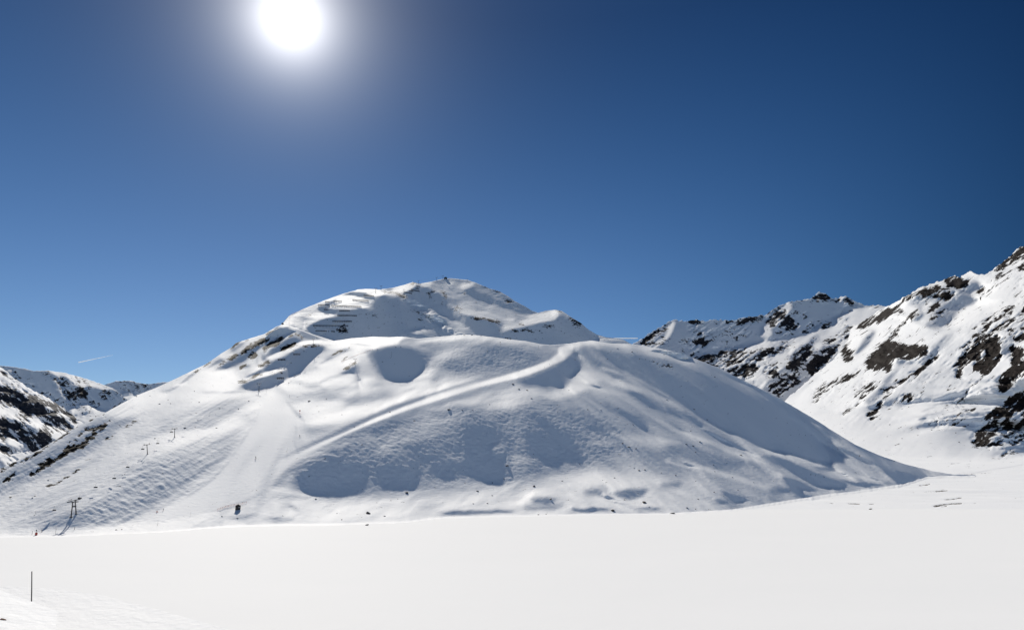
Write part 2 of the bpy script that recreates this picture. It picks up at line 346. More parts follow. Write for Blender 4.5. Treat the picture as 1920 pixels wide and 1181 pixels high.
 (.36, 4, P(1250,862, 1320,880, 1380,895, 1440,915), 8), (.35, 4, P(1360,845, 1420,865, 1470,895, 1510,915), 7),
 (.26, 10, P(1560,832, 1600,845, 1700,878, 1660,888, 1600,880, 1560,860)),
 (.35, 3, P(1455,848, 1500,862, 1545,878, 1600,893, 1660,900), 6),
 (-.05, 1.8, P(1430,853, 1453,854, 1488,866, 1526,885, 1557,897, 1584,904, 1590,912, 1557,913, 1526,909, 1505,899, 1474,880, 1449,868)),
 (-.05, 1.8, P(1463,893, 1490,900, 1513,906, 1534,919, 1526,922, 1505,917, 1480,906)), (-.05, 1.6, P(1572,897, 1605,904, 1630,905, 1661,909, 1630,911, 1600,909)),
 (.02, 1.8, P(1678,882, 1705,888, 1722,895, 1700,892)), (.05, 1.5, P(1702,895, 1715,900, 1725,907, 1708,903)), (.05, 3, P(1525,876, 1550,875, 1568,879, 1550,884)),
 (.08, 4, P(1440,915, 1480,912, 1500,922, 1460,926)),
 (-.04, 1.8, P(1348,917, 1375,928, 1397,932, 1402,939, 1379,940, 1362,930)), (.02, 2, P(1340,935, 1362,938, 1368,944, 1350,944)),
 # bumps along the shore
 (.13, 1, P(380,736, 430,735.5, 470,734.5, 498,732), 2.2), (.15, 1, P(560,850, 552,830, 556,800), 2),
 (.04, 4, P(1146,924, 1179,916, 1215,916, 1204,929, 1177,935, 1158,930)), (.1, 6, P(1090,918, 1130,914, 1130,928, 1100,928)), (.14, 6, P(1240,905, 1280,903, 1270,916, 1240,914)),
 (-.03, 1.8, P(1070,952, 1094,953, 1117,951, 1148,956, 1120,958, 1092,961, 1077,958)), (.1, 3, P(1190,953, 1220,950, 1255,953, 1220,957)),
 (-.03, 1.8, P(825,962, 854,957, 888,958, 921,956, 958,957, 968,960, 921,961, 880,964, 845,966)), (.15, 3, P(980,948, 1040,948, 1060,944, 1040,955, 990,956)),
 (.06, 3, P(995,935, 1020,932, 1045,935, 1030,945, 1000,943)),
 (.08, 3.5, P(416,971, 440,966, 480,962, 480,966, 450,974)), (.06, 3, P(480,972, 520,969, 548,973, 556,976, 520,977)), (.24, 4, P(500,930, 530,924, 570,928, 540,936, 510,936)),
 (.42, 3, P(500,916, 540,920, 580,930, 610,938), 5), (.22, 4, P(360,986, 400,984, 420,988, 380,992)),
 (.17, 5, P(560,912, 600,925, 650,915, 700,912, 760,914, 700,922, 600,932)), (.26, 6, P(780,905, 850,900, 940,905, 900,920, 800,918)),
 (.40, 5, P(944,915, 955,918, 952,945, 945,950)), (.2, 6, P(1000,870, 1060,868, 1100,875, 1040,885)),
]
F.paint([((q[0], q[1] * .6) + tuple(q[2:])) if (q[2][:, 0].mean() > 1060 and q[1] <= 10) else q for q in STROKES])
keep = 1 - F.mask(P(498,735, 535,738, 546,765, 568,786, 700,778, 1040,655, 1075,650, 1020,692, 700,795, 545,880, 505,917, 440,949, 290,972, 400,897, 455,827, 491,760), 3)
def ribs(ax, ay, along, across, seed, octv=3):
    p = (F.U * ax + F.V * ay) / along; q = (-F.U * ay + F.V * ax) / across
    return fbm(p, q + .6 * vnoise(p * 1.7, q * .3, seed + 50), seed, octv)
right = np.clip((F.U - 980 - (F.V - 800) * .3) / 120, 0, 1); left = np.clip((560 - F.U) / 120, 0, 1); mid = 1 - np.maximum(right, left)
lit = np.clip(F.c / .15, 0, 1)                                       # wind-packed unevenness of the snow, in ribs along the slope
F.c += keep * lit * (right * (ribs(.80, .60, 120, 10, 301) * .15 + ribs(.9, .43, 60, 5, 305) * .04)
                     + left * (ribs(.88, -.47, 90, 8, 311) * .075 + ribs(.88, -.47, 30, 4, 315) * .03)
                     + mid * (ribs(.97, -.25, 60, 12, 321) * .085 + ribs(.9, -.4, 24, 5, 325) * .04))
gam = 1.08 + .80 * np.clip((F.U - 520) / 120, 0, 1); F.c = np.where(F.c > 0, .40 * (np.maximum(F.c, 1e-4) / .40) ** gam, F.c)
road = np.clip(F.mask(P(620,818, 640,810, 700,782, 760,758, 800,744, 850,728, 900,713, 960,697, 1000,685, 1030,671, 1045,655), 2.5, 24) * 1.3, 0, 1)
ysh = ground_y(tsh)
q0 = np.interp(F.U[60], [-160, 300, 900, 1400, 1800], [.36, .36, .42, .44, .42])[None, :]
w0 = np.log(ysh) + np.log((q0 - tsh) / (q0 - np.minimum(F.T, tcr + .03)))
w0 = np.where(F.T < tsh, np.log(ground_y(np.minimum(F.T, tsh))), w0)
soft = np.clip((tsh - F.T) / F.dt + .5, 0, 1); fixw = 2e4 * soft ** 2; fixv = np.log(ground_y(np.minimum(F.T, tsh)))
dataw = np.where(F.T < tcr, 1.0 - soft, 0.0)
w0 = gblur(w0, 1, 6)
F.solve(w0, dataw, fixw, fixv, lam_s=LAMS, lam_t=LAMT, nu=2e-3, lam_map=np.interp(F.U, [0, 300, 1140, 1500], [1.2, 1., .55, .55]) * (1 - .88 * road))
# ---------------------------------------------------------------- the upper hill behind the front crest
CREST_U = P(480,650, 517,614, 527,609, 536,599, 542,592, 549,589, 567,580, 605,564.6, 642,551, 672,543, 688,541.7, 713,543, 738,539.6, 759,534, 774,529,
    788,532, 805,529, 822,525, 834,523, 847,522, 865,524, 877,525, 894,531, 919,541.5, 936,546, 952,555, 965,564.6, 986,575, 998,583, 1009,586.5,
    1023,583, 1040,581, 1054,583, 1073,596, 1090,606, 1102,617, 1119,627, 1136,632, 1152,634, 1169,636.5, 1182,644, 1200,652)
U = Layer(470, 1215, 672, 505, 2.2, 1.5)
U.c[:] = 0.0
U.paint([
 (.40, 2, P(520,620, 530,605, 545,590, 600,566, 640,551, 680,542, 720,543, 700,549, 660,549, 640,556, 615,566, 600,574, 590,580, 600,586, 625,590, 632,591, 605,598, 580,609, 569,618, 550,625)),
 (.34, 1.5, P(605,578, 630,573, 680,571, 690,576, 660,581, 620,585)), (.36, 3, P(640,553, 668,553, 690,566, 660,570, 625,572)),
 (.38, 1.5, P(560,612, 572,618, 600,630, 622,640, 636,639, 610,628, 580,613)),
 (-.055, 1.5, P(638,553, 660,548, 690,547, 703,551, 690,556, 672,555)), (.34, 1.5, P(684,545, 720,544, 750,548, 745,556, 720,553, 700,556)),
 (-.055, 2, P(630,592, 660,588, 690,583, 705,560, 722,553, 748,557, 772,580, 792,595, 811,606, 813,616, 790,618, 800,630, 740,632, 699,632, 638,638, 613,633, 584,623, 570,617, 580,609, 605,598)),
 (-.055, 1.5, P(590,578, 610,575, 640,577, 690,580, 690,588, 640,590, 605,584)), (.22, 2, P(600,575, 640,574, 690,575, 690,577, 630,578)),
 (.30, 2.2, P(768,617, 790,616, 812,620, 800,625, 780,626)), (.03, 2, P(785,620, 815,622, 822,627, 800,630)),
 (.42, 1.5, P(735,541, 759,535, 775,530, 781,534, 768,543, 755,552, 740,550)),
 (.42, 1.2, P(760,553, 785,569, 808,583, 825,593, 838,594), 3), (.12, 2.5, P(826,597, 840,596, 858,603, 872,615, 878,622, 860,616, 840,605)),
 (-.055, 2, P(752,548, 770,544, 781,535, 806,539, 827,547, 838,559, 851,573, 871,588, 890,594, 915,599, 939,606, 944,618, 919,627, 900,626, 885,622, 869,607, 852,600, 838,595, 827,592, 796,574, 768,556)),
 (.42, 1.2, P(787,533, 805,530, 812,530, 806,537, 795,537)), (.40, 1.2, P(806,538, 825,546, 835,553, 850,558), 3), (.32, 1.5, P(830,543, 845,548, 862,556), 4),
 (.05, 2, P(806,532, 822,527, 850,524, 870,528, 915,545, 955,570, 992,588, 980,590, 940,578, 890,566, 855,553, 828,541)),
 (-.055, 3, P(870,535, 910,550, 950,572, 985,589, 960,585, 920,566, 880,552)), (.3, 1.5, P(838,530, 850,530, 846,534)), (.28, 2, P(862,533, 890,532, 880,540, 866,541)),
 (.36, 2.5, P(851,571, 868,573, 885,583, 913,584, 945,598, 975,594, 1009,587, 1040,582, 1050,585, 1044,600, 1010,607, 980,614, 955,620, 944,620, 942,606, 915,597, 890,592, 868,586)),
 (.10, 2, P(856,560, 900,568, 940,576, 985,590, 975,599, 940,593, 895,580, 868,570)), (.38, 1.2, P(848,560, 868,573, 890,582), 3),
 (.08, 1.5, P(962,597, 978,593, 992,597, 980,601, 965,603)), (.06, 1.5, P(968,600, 978,606, 970,606)),
 (-.055, 1.8, P(1052,586, 1075,598, 1092,608, 1103,618, 1117,629, 1117,633, 1112,639, 1069,645, 1013,647, 986,641, 957,638, 923,634, 932,628, 950,622, 980,615, 1010,608, 1040,600, 1048,594)),
 (.38, 1.5, P(1120,629, 1140,633, 1160,635, 1180,642, 1150,640, 1120,640)), (.08, 1.5, P(1130,639, 1155,637, 1172,640, 1182,646, 1140,646)),
 (.40, 1.5, P(745,549, 759,556, 780,570, 805,583, 822,594, 840,606, 858,618, 872,627, 850,628, 828,617, 812,604, 795,592, 770,573, 752,558)),
 (.42, 1.2, P(760,553, 785,569, 808,583, 825,593, 838,594), 3),
])
U.c += fbm(U.U / 14, U.V / 8, 21, 3) * np.where(U.c > .03, .05, .02)
tcF = curve_t(CREST_F, U.s); tcU = curve_t(CREST_U, U.s)[None, :]
wcF = F.samp(F.w, U.s, tcF - .002); k = np.ones(41) / 41; wcF = np.convolve(np.pad(wcF, 20, mode='edge'), k, 'valid')
tb = (tcF - .004)[None, :]
ramp = np.interp(U.U[20], [500, 560, 640, 1000, 1200], [.004, .02, .05, .06, .08])
w0 = wcF[None, :] + ramp + np.log((.56 - tb) / (.56 - np.clip(U.T, tb, tcU + .02)))
U.solve(w0, np.where((U.T > tb) & (U.T < tcU), 1.0, 0.0), np.where(U.T <= tb, 2e4, 0.0), (wcF[None, :] + ramp) + 0 * U.T, lam_s=.003, lam_t=.0005)

# ---------------------------------------------------------------- mountains further off
def plane_w(L, p, q, u, v, y):
    s, t = px2st(u, v); k = y * (t - p * s - q)
    d = L.T - p * L.S - q
    return np.log(np.clip(k / np.where(np.sign(d) == np.sign(k), d, np.sign(k) * 1e-3), 200, 20000))

def rocks(L, strokes):
    r = gblur(L.paint(strokes, np.zeros_like(L.S)), 2.6 / L.sv, 3.0 / L.su) * 1.0; L.attr['rock'] = r
    return r

# right hand mountain
CREST_R = P(1440,800, 1470,752, 1500,727, 1530,700, 1560,677, 1578,655, 1590,636, 1596,617, 1625,598, 1650,580, 1664,575, 1674,569, 1699,554.6, 1720,542, 1737,535, 1753,530.6, 1770,524, 1791,517, 1801,520,
    1812,512, 1818,508, 1828,513, 1847,516, 1857,509, 1874,496, 1895,479.6, 1912,463, 1920,462, 1960,430, 2060,380)
BASE_R = P(1430,840, 1600,868, 1700,873, 1760,874, 1830,868, 1880,860, 1930,852, 2060,840)
R1 = Layer(1430, 2060, 900, 370, 3.0, 2.4)
R1.c[:] = .62
R1.paint([
 (.42, 15, P(1740,640, 1800,620, 1850,560, 1930,490, 1930,620, 1800,720, 1700,760, 1680,700)),
 (-.05, 2, P(1791,555, 1803,530, 1820,528, 1834,527, 1843,538, 1830,546, 1818,553, 1830,558, 1835,561, 1826,571, 1812,576, 1799,583, 1788,597, 1778,609, 1770,613, 1760,616, 1745,615, 1732,610, 1742,596, 1750,584, 1762,572, 1780,562)),
 (.12, 3, P(1700,560, 1740,540, 1780,530, 1800,535, 1790,556, 1760,575, 1740,572, 1720,575, 1700,570)),
 (.30, 4, P(1738,570, 1752,566, 1750,600, 1728,612, 1718,604, 1735,590)), (.05, 2, P(1720,577, 1732,570, 1728,580, 1722,588)),
 (-.03, 1.8, P(1598,668, 1610,650, 1625,630, 1640,619, 1641,626, 1630,645, 1612,662)), (-.03, 1.8, P(1715,595, 1730,583, 1733,592, 1722,603, 1700,603)),
 (.02, 2, P(1683,670, 1720,677, 1745,660, 1746,667, 1732,680, 1700,684, 1678,686)), (.12, 3, P(1735,660, 1770,630, 1790,620, 1778,640, 1752,668, 1738,690, 1728,685)),
 (.0, 2, P(1876,640, 1895,630, 1905,640, 1895,655, 1885,668, 1870,672)), (.1, 2, P(1620,752, 1640,735, 1660,710, 1690,680, 1680,700, 1650,745, 1630,760)),
 (.05, 2.5, P(1470,752, 1495,735, 1530,706, 1540,700, 1528,712, 1500,735, 1478,750)), (.52, 10, P(1780,790, 1810,770, 1850,780, 1830,850, 1790,868, 1770,850)),
 (.15, 4, P(1650,606, 1680,592, 1710,585, 1700,594, 1670,602)), (.33, 5, P(1880,600, 1930,570, 1930,640, 1890,660)),
])
rk = rocks(R1, [
 (.72, 1.5, P(1596,614, 1615,600, 1650,584, 1690,573, 1694,583, 1660,596, 1630,610, 1610,618)), (.62, 2, P(1668,575, 1690,560, 1715,546, 1712,558, 1690,570)),
 (.60, 2, P(1715,548, 1735,536, 1753,533, 1770,540, 1790,548, 1792,558, 1768,562, 1745,556, 1725,566)), (.95, 1.2, P(1768,530, 1775,523, 1791,517, 1803,522, 1820,528, 1812,540, 1796,541, 1780,536)),
 (.85, 1.5, P(1834,545, 1845,538, 1853,540, 1848,548, 1840,554, 1833,552)), (.68, 2, P(1857,512, 1874,496, 1895,480, 1912,463, 1925,460, 1925,482, 1900,495, 1878,505, 1860,516)),
 (.6, 2, P(1906,505, 1925,490, 1925,500, 1912,512)), (.5, 1.5, P(1846,525, 1870,517, 1880,515, 1858,527)),
 (.75, 1.2, P(1718,577, 1716,590, 1704,600, 1695,612, 1684,622, 1670,632), 4), (.6, 1.5, P(1703,598, 1722,583, 1724,590, 1712,598)), (.62, 1.6, P(1686,620, 1672,632, 1660,645, 1648,655), 6),
 (.45, 1.5, P(1740,575, 1760,570, 1775,580, 1765,590, 1750,598, 1738,605)), (.95, 1.5, P(1655,646, 1670,642, 1700,646, 1725,650, 1745,645, 1740,662, 1720,672, 1698,676, 1680,672, 1672,695, 1663,698, 1655,690, 1645,693, 1630,692, 1622,696, 1630,680, 1618,676, 1635,660)),
 (.8, 1.2, P(1576,645, 1580,635, 1590,630, 1588,650, 1600,660, 1598,680, 1585,678, 1578,668)), (.55, 2, P(1590,635, 1600,655, 1603,672)), (.6, 1.5, P(1655,642, 1636,668, 1615,690, 1592,712), 4),
 (.66, 1.6, P(1758,665, 1742,680, 1728,694, 1705,709, 1680,725, 1662,738, 1650,755, 1640,772, 1632,782), 9), (.6, 1.6, P(1654,712, 1635,725, 1620,740, 1606,756, 1582,776), 6), (.5, 2, P(1600,728, 1620,718, 1660,706, 1640,722, 1615,742, 1600,748)),
 (.66, 1.2, P(1728,731, 1714,742, 1702,755), 5), (.5, 2, P(1520,735, 1560,712, 1600,695, 1625,690, 1590,715, 1550,738, 1520,758)), (.75, 1.2, P(1563,722, 1575,714, 1574,722, 1566,725)), (.45, 2, P(1660,760, 1690,745, 1740,715, 1760,700, 1720,745)),
 (.92, 1.5, P(1797,672, 1815,655, 1845,640, 1868,628, 1880,632, 1872,652, 1878,668, 1868,685, 1855,698, 1842,706, 1832,700, 1825,688, 1830,676, 1818,672, 1806,690, 1800,712, 1792,710, 1790,695)),
 (-.4, 1.5, P(1840,658, 1846,654, 1850,664, 1843,668)), (.5, 2, P(1800,655, 1840,630, 1880,605, 1925,572, 1925,585, 1890,612, 1860,630, 1825,650, 1805,665)), (.38, 3, P(1815,615, 1870,590, 1925,560, 1925,580, 1880,600, 1830,640)),
 (.68, 1.5, P(1893,652, 1905,648, 1925,660, 1925,700, 1908,705, 1895,690)), (.72, 1.5, P(1870,712, 1890,695, 1925,668, 1925,705, 1905,720, 1890,735, 1872,738)), (.40, 2, P(1880,620, 1925,610, 1925,640, 1900,640)),
 (.9, 1.5, P(1842,790, 1855,772, 1880,760, 1890,748, 1925,728, 1925,765, 1895,780, 1875,786, 1850,796)), (.62, 2.5, P(1822,830, 1830,805, 1850,792, 1900,778, 1925,770, 1925,800, 1900,815, 1870,812, 1860,825, 1830,838)), (.42, 3, P(1825,830, 1870,815, 1925,800, 1925,830, 1880,840, 1840,845)),
 (.62, 1.5, P(1876,856, 1890,848, 1905,840, 1925,833), 7), (.4, 2, P(1855,862, 1876,857), 4), (.36, 3, P(1760,770, 1800,745, 1820,735, 1800,760, 1770,780)), (.4, 2, P(1805,735, 1835,712, 1850,700, 1830,722, 1815,735)),
 (.38, 4, P(1740,790, 1800,770, 1840,760, 1800,790, 1750,805)),
])
rk = rk + np.clip((R1.V - 900) * -.0004, 0, .15) + 0.05 * np.clip(fbm(R1.U / 30 - R1.V / 60, R1.V / 20, 35, 3) * 2, 0, 1); p_ = (-R1.U * .75 + R1.V * .66); q_ = (R1.U * .66 + R1.V * .75)
rk = rk + np.clip(rk * 3, 0, 1) * (.85 * fbm(p_ / 26, q_ / 4.2, 38, 4, .7) + .2 * fbm(R1.U / 9, R1.V / 7, 39, 3, .7)); R1.attr['rock'] = rk
R1.c += .06 * fbm(p_ / 70, q_ / 9, 36, 3) + .04 * fbm(p_ / 28, q_ / 4.5, 37, 2)
R1.c += rk * .30 * fbm(R1.U / 7 + R1.V / 14, R1.V / 7 - R1.U / 14, 31, 3) - .10 * np.clip(rk - .5, 0, 1) + .03 * fbm(R1.U / 25, R1.V / 12, 33, 3)
tcR = curve_t(CREST_R, R1.s)[None, :]; tb = curve_t(BASE_R, R1.s)[None, :]
pw = plane_w(R1, .52, .17, 1800, 860, 1090); gw = np.log(ground_y(np.minimum(R1.T, .05)))
w0 = np.where(R1.T <= tb, gw, np.maximum(pw, gw[None, 0] * 0 + np.log(ground_y(tb))))
w0 = gblur(w0, 3, 3)
R1.solve(w0, np.where((R1.T > tb) & (R1.T < tcR), 1.0, 0.0), np.where(R1.T <= tb, 2e4, 0.0), gw, lam_s=.010, lam_t=.003, nu=.02)

# rocky peaks behind it
CREST_R2 = P(1150,672, 1182,648, 1188,643, 1207,634, 1217,625, 1242,611, 1255,603, 1263,599, 1274,602, 1290,601, 1305,599, 1322,602, 1344,599, 1367,601, 1384,598, 1397,596, 1415,593, 1434,591,
    1451,578, 1461,574, 1478,567, 1500,563, 1522,559, 1530,551, 1536,547, 1545,551, 1551,553, 1561,560, 1570,559, 1580,555.6, 1587,555.6, 1603,565, 1622,573, 1649,572, 1664,575, 1700,590, 1720,600)
R2 = Layer(1150, 1720, 790, 535, 2.4, 1.8)
R2.c[:] = -.07
R2.paint([
 (.40, 3, P(1270,668, 1330,660, 1380,650, 1430,640, 1437,636, 1445,642, 1480,635, 1510,628, 1530,610, 1560,598, 1600,580, 1664,573, 1690,590, 1600,660, 1540,700, 1480,760, 1400,730, 1330,690)),
 (.42, 1.5, P(1228,652, 1230,640, 1245,634, 1250,620, 1262,602, 1266,606, 1258,628, 1240,645)), (.05, 2, P(1188,645, 1230,618, 1255,606, 1248,625, 1230,640, 1225,652)),
 (.22, 2, P(1295,616, 1310,617, 1330,632, 1320,635)), (.35, 1.5, P(1435,595, 1455,583, 1480,567, 1488,575, 1475,590, 1470,600, 1455,612, 1440,615)), (.36, 2, P(1428,612, 1440,610, 1450,625, 1440,633, 1424,630)),
 (.42, 1.2, P(1568,560, 1580,556, 1586,560, 1580,568, 1574,566)), (.42, 1.5, P(1555,600, 1580,588, 1620,578, 1650,574, 1640,582, 1600,592, 1570,602)), (-.05, 2, P(1480,612, 1520,590, 1565,565, 1575,565, 1560,585, 1530,605, 1490,622)),
 (.38, 1.2, P(1560,580, 1575,574, 1560,582)), (-.03, 2, P(1500,625, 1515,610, 1530,602, 1528,615, 1510,630)), (-.03, 1.5, P(1540,615, 1556,600, 1565,602, 1560,615, 1545,618)), (.02, 1.5, P(1578,600, 1594,593, 1592,600)), (.06, 2, P(1440,645, 1480,636, 1482,643, 1455,652)),
 (-.02, 2, P(1395,672, 1430,655, 1475,648, 1483,656, 1450,668, 1410,680)), (0, 2, P(1510,645, 1530,628, 1537,628, 1528,644, 1515,650)), (-.04, 2, P(1425,740, 1440,715, 1470,690, 1482,668, 1500,648, 1520,644, 1530,655, 1525,670, 1545,650, 1565,645, 1575,668, 1570,690, 1540,700, 1500,735, 1470,750)),
 (.2, 3, P(1380,690, 1420,665, 1440,660, 1440,670, 1410,690)), (.05, 2, P(1300,690, 1340,672, 1370,665, 1350,680, 1320,692)), (.05, 2, P(1345,700, 1380,690, 1410,685, 1380,705)),
])
rk = rocks(R2, [
 (.6, 2, P(1190,645, 1215,628, 1240,613, 1255,605, 1248,620, 1230,632, 1226,648, 1208,648)), (.55, 1.5, P(1285,602, 1300,600, 1322,604, 1312,610, 1290,606)), (.45, 2, P(1330,602, 1370,602, 1368,608, 1335,608)), (.6, 1.5, P(1370,602, 1397,597, 1430,592, 1428,602, 1400,604, 1378,608)),
 (.66, 1.5, P(1440,590, 1455,580, 1475,585, 1470,595, 1455,597, 1450,612, 1440,612)), (.8, 1.5, P(1462,605, 1475,592, 1488,596, 1496,605, 1494,616, 1478,620, 1464,615)), (.6, 1.5, P(1480,588, 1500,582, 1515,590, 1512,598, 1495,592)), (.5, 2, P(1455,620, 1480,620, 1470,628, 1450,628)),
 (.68, 1.2, P(1524,558, 1536,548, 1550,553, 1560,560, 1548,566, 1535,568)), (.65, 1.5, P(1580,568, 1588,557, 1603,566, 1611,573, 1590,573)), (.5, 1.5, P(1568,580, 1590,573, 1585,578, 1565,584)), (.7, 1.2, P(1300,638, 1310,634, 1325,645, 1320,652, 1308,648)), (.45, 2, P(1290,615, 1320,630, 1338,640, 1325,642, 1300,625)), (.5, 1.5, P(1365,634, 1380,630, 1386,636, 1375,640)),
 (.72, 1.5, P(1500,626, 1515,610, 1528,604, 1526,612, 1512,624)), (.66, 1.5, P(1538,616, 1545,604, 1556,602, 1556,612)), (.5, 2, P(1575,603, 1595,594, 1590,602)), (.55, 2, P(1455,645, 1480,638, 1478,646)), (.62, 2, P(1400,672, 1440,652, 1478,650, 1460,662, 1420,676)), (.45, 2, P(1290,670, 1340,660, 1400,655, 1440,652, 1400,680, 1340,690)), (.6, 1.5, P(1510,645, 1528,632, 1536,630, 1525,645)),
 (.74, 1.8, P(1480,672, 1500,650, 1515,646, 1525,655, 1515,672, 1490,700, 1478,690)), (.76, 1.8, P(1512,690, 1525,665, 1545,652, 1565,655, 1560,668, 1540,690, 1520,705)), (.62, 2, P(1440,725, 1455,705, 1490,700, 1500,715, 1480,730, 1460,742, 1440,732)), (.55, 2, P(1360,695, 1400,682, 1430,690, 1400,712, 1370,705)), (.5, 2, P(1430,690, 1470,675, 1460,700, 1435,710)), (.4, 3, P(1540,640, 1570,630, 1600,610, 1590,640, 1560,650)),
])
rk = rk + .24 * np.clip(.6 + fbm(R2.U / 26, R2.V / 16, 45, 3) * 1.6, 0, 1); p_ = (-R2.U * .8 + R2.V * .6); q_ = (R2.U * .6 + R2.V * .8)
rk = rk + np.clip(rk * 3, 0, 1) * (.85 * fbm(p_ / 18, q_ / 3.6, 48, 4, .7) + .2 * fbm(R2.U / 7, R2.V / 6, 49, 3, .7)); R2.attr['rock'] = rk
R2.c += (.11 * fbm(p_ / 45, q_ / 7, 46, 3) + .06 * fbm(p_ / 20, q_ / 3.5, 47, 2)) * np.where(R2.c > .02, 1, .45)
R2.c += rk * .3 * fbm(R2.U / 6 + R2.V / 12, R2.V / 6 - R2.U / 12, 41, 3) + .05 * fbm(R2.U / 14, R2.V / 8, 43, 3)
tc2 = curve_t(CREST_R2, R2.s)[None, :]; tb = px2st(1400, 770)[1]
w0 = math.log(2400.) + np.log((.5 - tb) / (.5 - np.clip(R2.T, tb - .02, tc2 + .03)))
R2.solve(w0, np.where(R2.T < tc2, 1.0, 0.0), 0 * R2.T, 0 * R2.T, lam_s=.006, lam_t=.0012, nu=.05)

# left hand mountains
def far_layer(box, step, crest, base, paint, rock, w0, seed, sparse, lean, nu=.05):
    L = Layer(*box, step[0], step[1]); L.c[:] = base; L.paint(paint)
    r = rocks(L, rock) + sparse * np.clip(.6 + fbm(L.U / 22, L.V / 14, seed + 9, 3) * 1.6, 0, 1); dirx, diry = lean; p_ = (L.U * dirx + L.V * diry) / 50; q_ = (-L.U * diry + L.V * dirx) / 6
    r = r + np.clip(r * 3, 0, 1) * (.85 * fbm(p_ * 2.5, q_ * 1.6, seed + 11, 4, .7) + .2 * fbm(L.U / 7, L.V / 6, seed + 12, 3, .7)); L.attr['rock'] = r; L.c += (.09 * fbm(p_, q_, seed + 2, 3) + .05 * fbm(p_ * 2, q_ * 2.2, seed + 3, 2)) * np.where(L.c > .02, 1, .45)
    L.c += r * .25 * fbm(L.U / 6 - L.V / 12, L.V / 6 + L.U / 12, seed, 3) + .05 * fbm(L.U / 12, L.V / 8, seed + 5, 3)
    tc = curve_t(crest, L.s)[None, :]
    w = w0(L, tc); L.solve(w, np.where(L.T < tc, 1.0, 0.0), 0 * L.T, 0 * L.T, lam_s=.006, lam_t=.0012, nu=nu)
    return L
CREST_L1 = P(-160,640, -60,668, 0,689, 12,695, 27,710, 46,722, 60,731, 73,737, 100,752, 125,770, 142,783, 154,792, 190,812, 260,850)
L1 = far_layer((-160, 260, 920, 630), (2.2, 1.8), CREST_L1, .30, [
 (.0, 2, P(-160,700, 0,728, 20,735, 50,745, 75,765, 100,775, 125,795, 140,803, 120,803, 85,790, 50,775, 20,755, -160,720)), (.42, 2, P(-160,745, 0,762, 30,780, 70,795, 110,805, 125,810, 105,822, 80,815, 50,795, 0,775, -160,760)),
 (.0, 2, P(-160,760, 0,782, 35,790, 60,800, 85,810, 103,828, 75,843, 45,838, 25,820, 0,810, -160,790)), (.05, 2, P(0,832, 30,840, 60,838, 75,845, 50,855, 20,850, 0,842)), (-.05, 1.5, P(-20,850, 0,858, 14,876, 0,884, -20,890)),
 (-.02, 3, P(-160,695, 0,724, 30,733, 70,755, 105,775, 128,792, 100,790, 60,775, 20,757, 0,750, -160,730)), (.15, 2, P(0,690, 20,712, 40,725, 30,730, 0,712))],
 [(.66, 2, P(-160,690, 0,720, 30,730, 70,752, 100,770, 128,790, 135,800, 100,793, 60,777, 20,760, 0,752, -160,725)), (.62, 2, P(-160,765, 0,786, 40,796, 70,806, 95,820, 80,838, 50,832, 20,822, 0,815, -160,790)), (.7, 2, P(-160,700, 0,728, 30,735, 60,752, 60,762, 30,760, 0,745, -160,720)), (.6, 2, P(40,762, 80,772, 100,782, 120,797, 115,802, 80,788, 50,775)), (.42, 3, P(30,715, 60,735, 100,755, 140,785, 150,795, 130,795, 90,765, 40,735)),
  (.66, 2, P(-160,765, 0,785, 30,792, 60,802, 85,812, 100,830, 75,842, 50,830, 25,815, 0,805, -160,785)), (.55, 2, P(35,835, 55,832, 70,843, 50,850, 30,846)), (.5, 2, P(0,835, 30,845, 20,858, 0,850)), (.5, 2, P(0,690, 15,700, 28,715, 20,718, 0,700)), (.4, 3, P(90,780, 140,800, 130,805, 90,795))],
 lambda L, tc: plane_w(L, -.55, .1, 60, 850, 2300), 51, .42, (.8, .6))
CREST_L2 = P(-160,655, -60,672, 0,685, 31,689, 47,691, 62,695, 76,695, 90,694, 100,696, 121,698.5, 135,703, 162,710, 187,719, 212,728, 225,737, 232,745, 260,760, 300,790)
L2 = far_layer((-160, 300, 850, 645), (2.2, 1.6), CREST_L2, -.06, [
 (.40, 1.5, P(86,695, 100,696, 121,699, 162,710, 190,720, 214,729, 205,731, 182,728, 160,722, 165,730, 140,722, 125,706, 112,704, 118,712, 108,705)), (.38, 1.5, P(13,693, 27,692, 24,697, 14,697)), (.38, 1.5, P(40,692, 54,694, 52,695)), (.2, 2, P(48,705, 56,702, 52,712)),
 (.42, 2, P(133,765, 150,757, 160,755, 180,763, 194,769, 240,780, 200,810, 150,800, 135,780)), (.1, 2, P(145,775, 155,778, 160,785, 148,783)), (.1, 2, P(160,765, 180,775, 175,778)), (.25, 1.5, P(172,742, 178,752, 180,758)), (.25, 1.5, P(110,748, 115,755, 112,758)),
 (.1, 2, P(95,697, 110,710, 125,735, 135,760, 122,755, 108,725))],
 [(.45, 2, P(112,722, 130,715, 150,730, 170,742, 160,748, 135,745, 120,735)), (.4, 2, P(180,735, 215,730, 230,742, 210,745, 190,745)), (.35, 2, P(95,700, 115,715, 140,762, 132,768, 110,735))],
 lambda L, tc: math.log(4600.) + np.log(.5 / (.55 - np.clip(L.T, 0, tc + .02))), 61, .32, (.6, .8))
CREST_L3 = P(150,735, 200,720, 208,717, 217,714.6, 228,715, 240,713, 258,717, 277,720, 292,718, 308,716, 330,716, 360,722, 400,735)
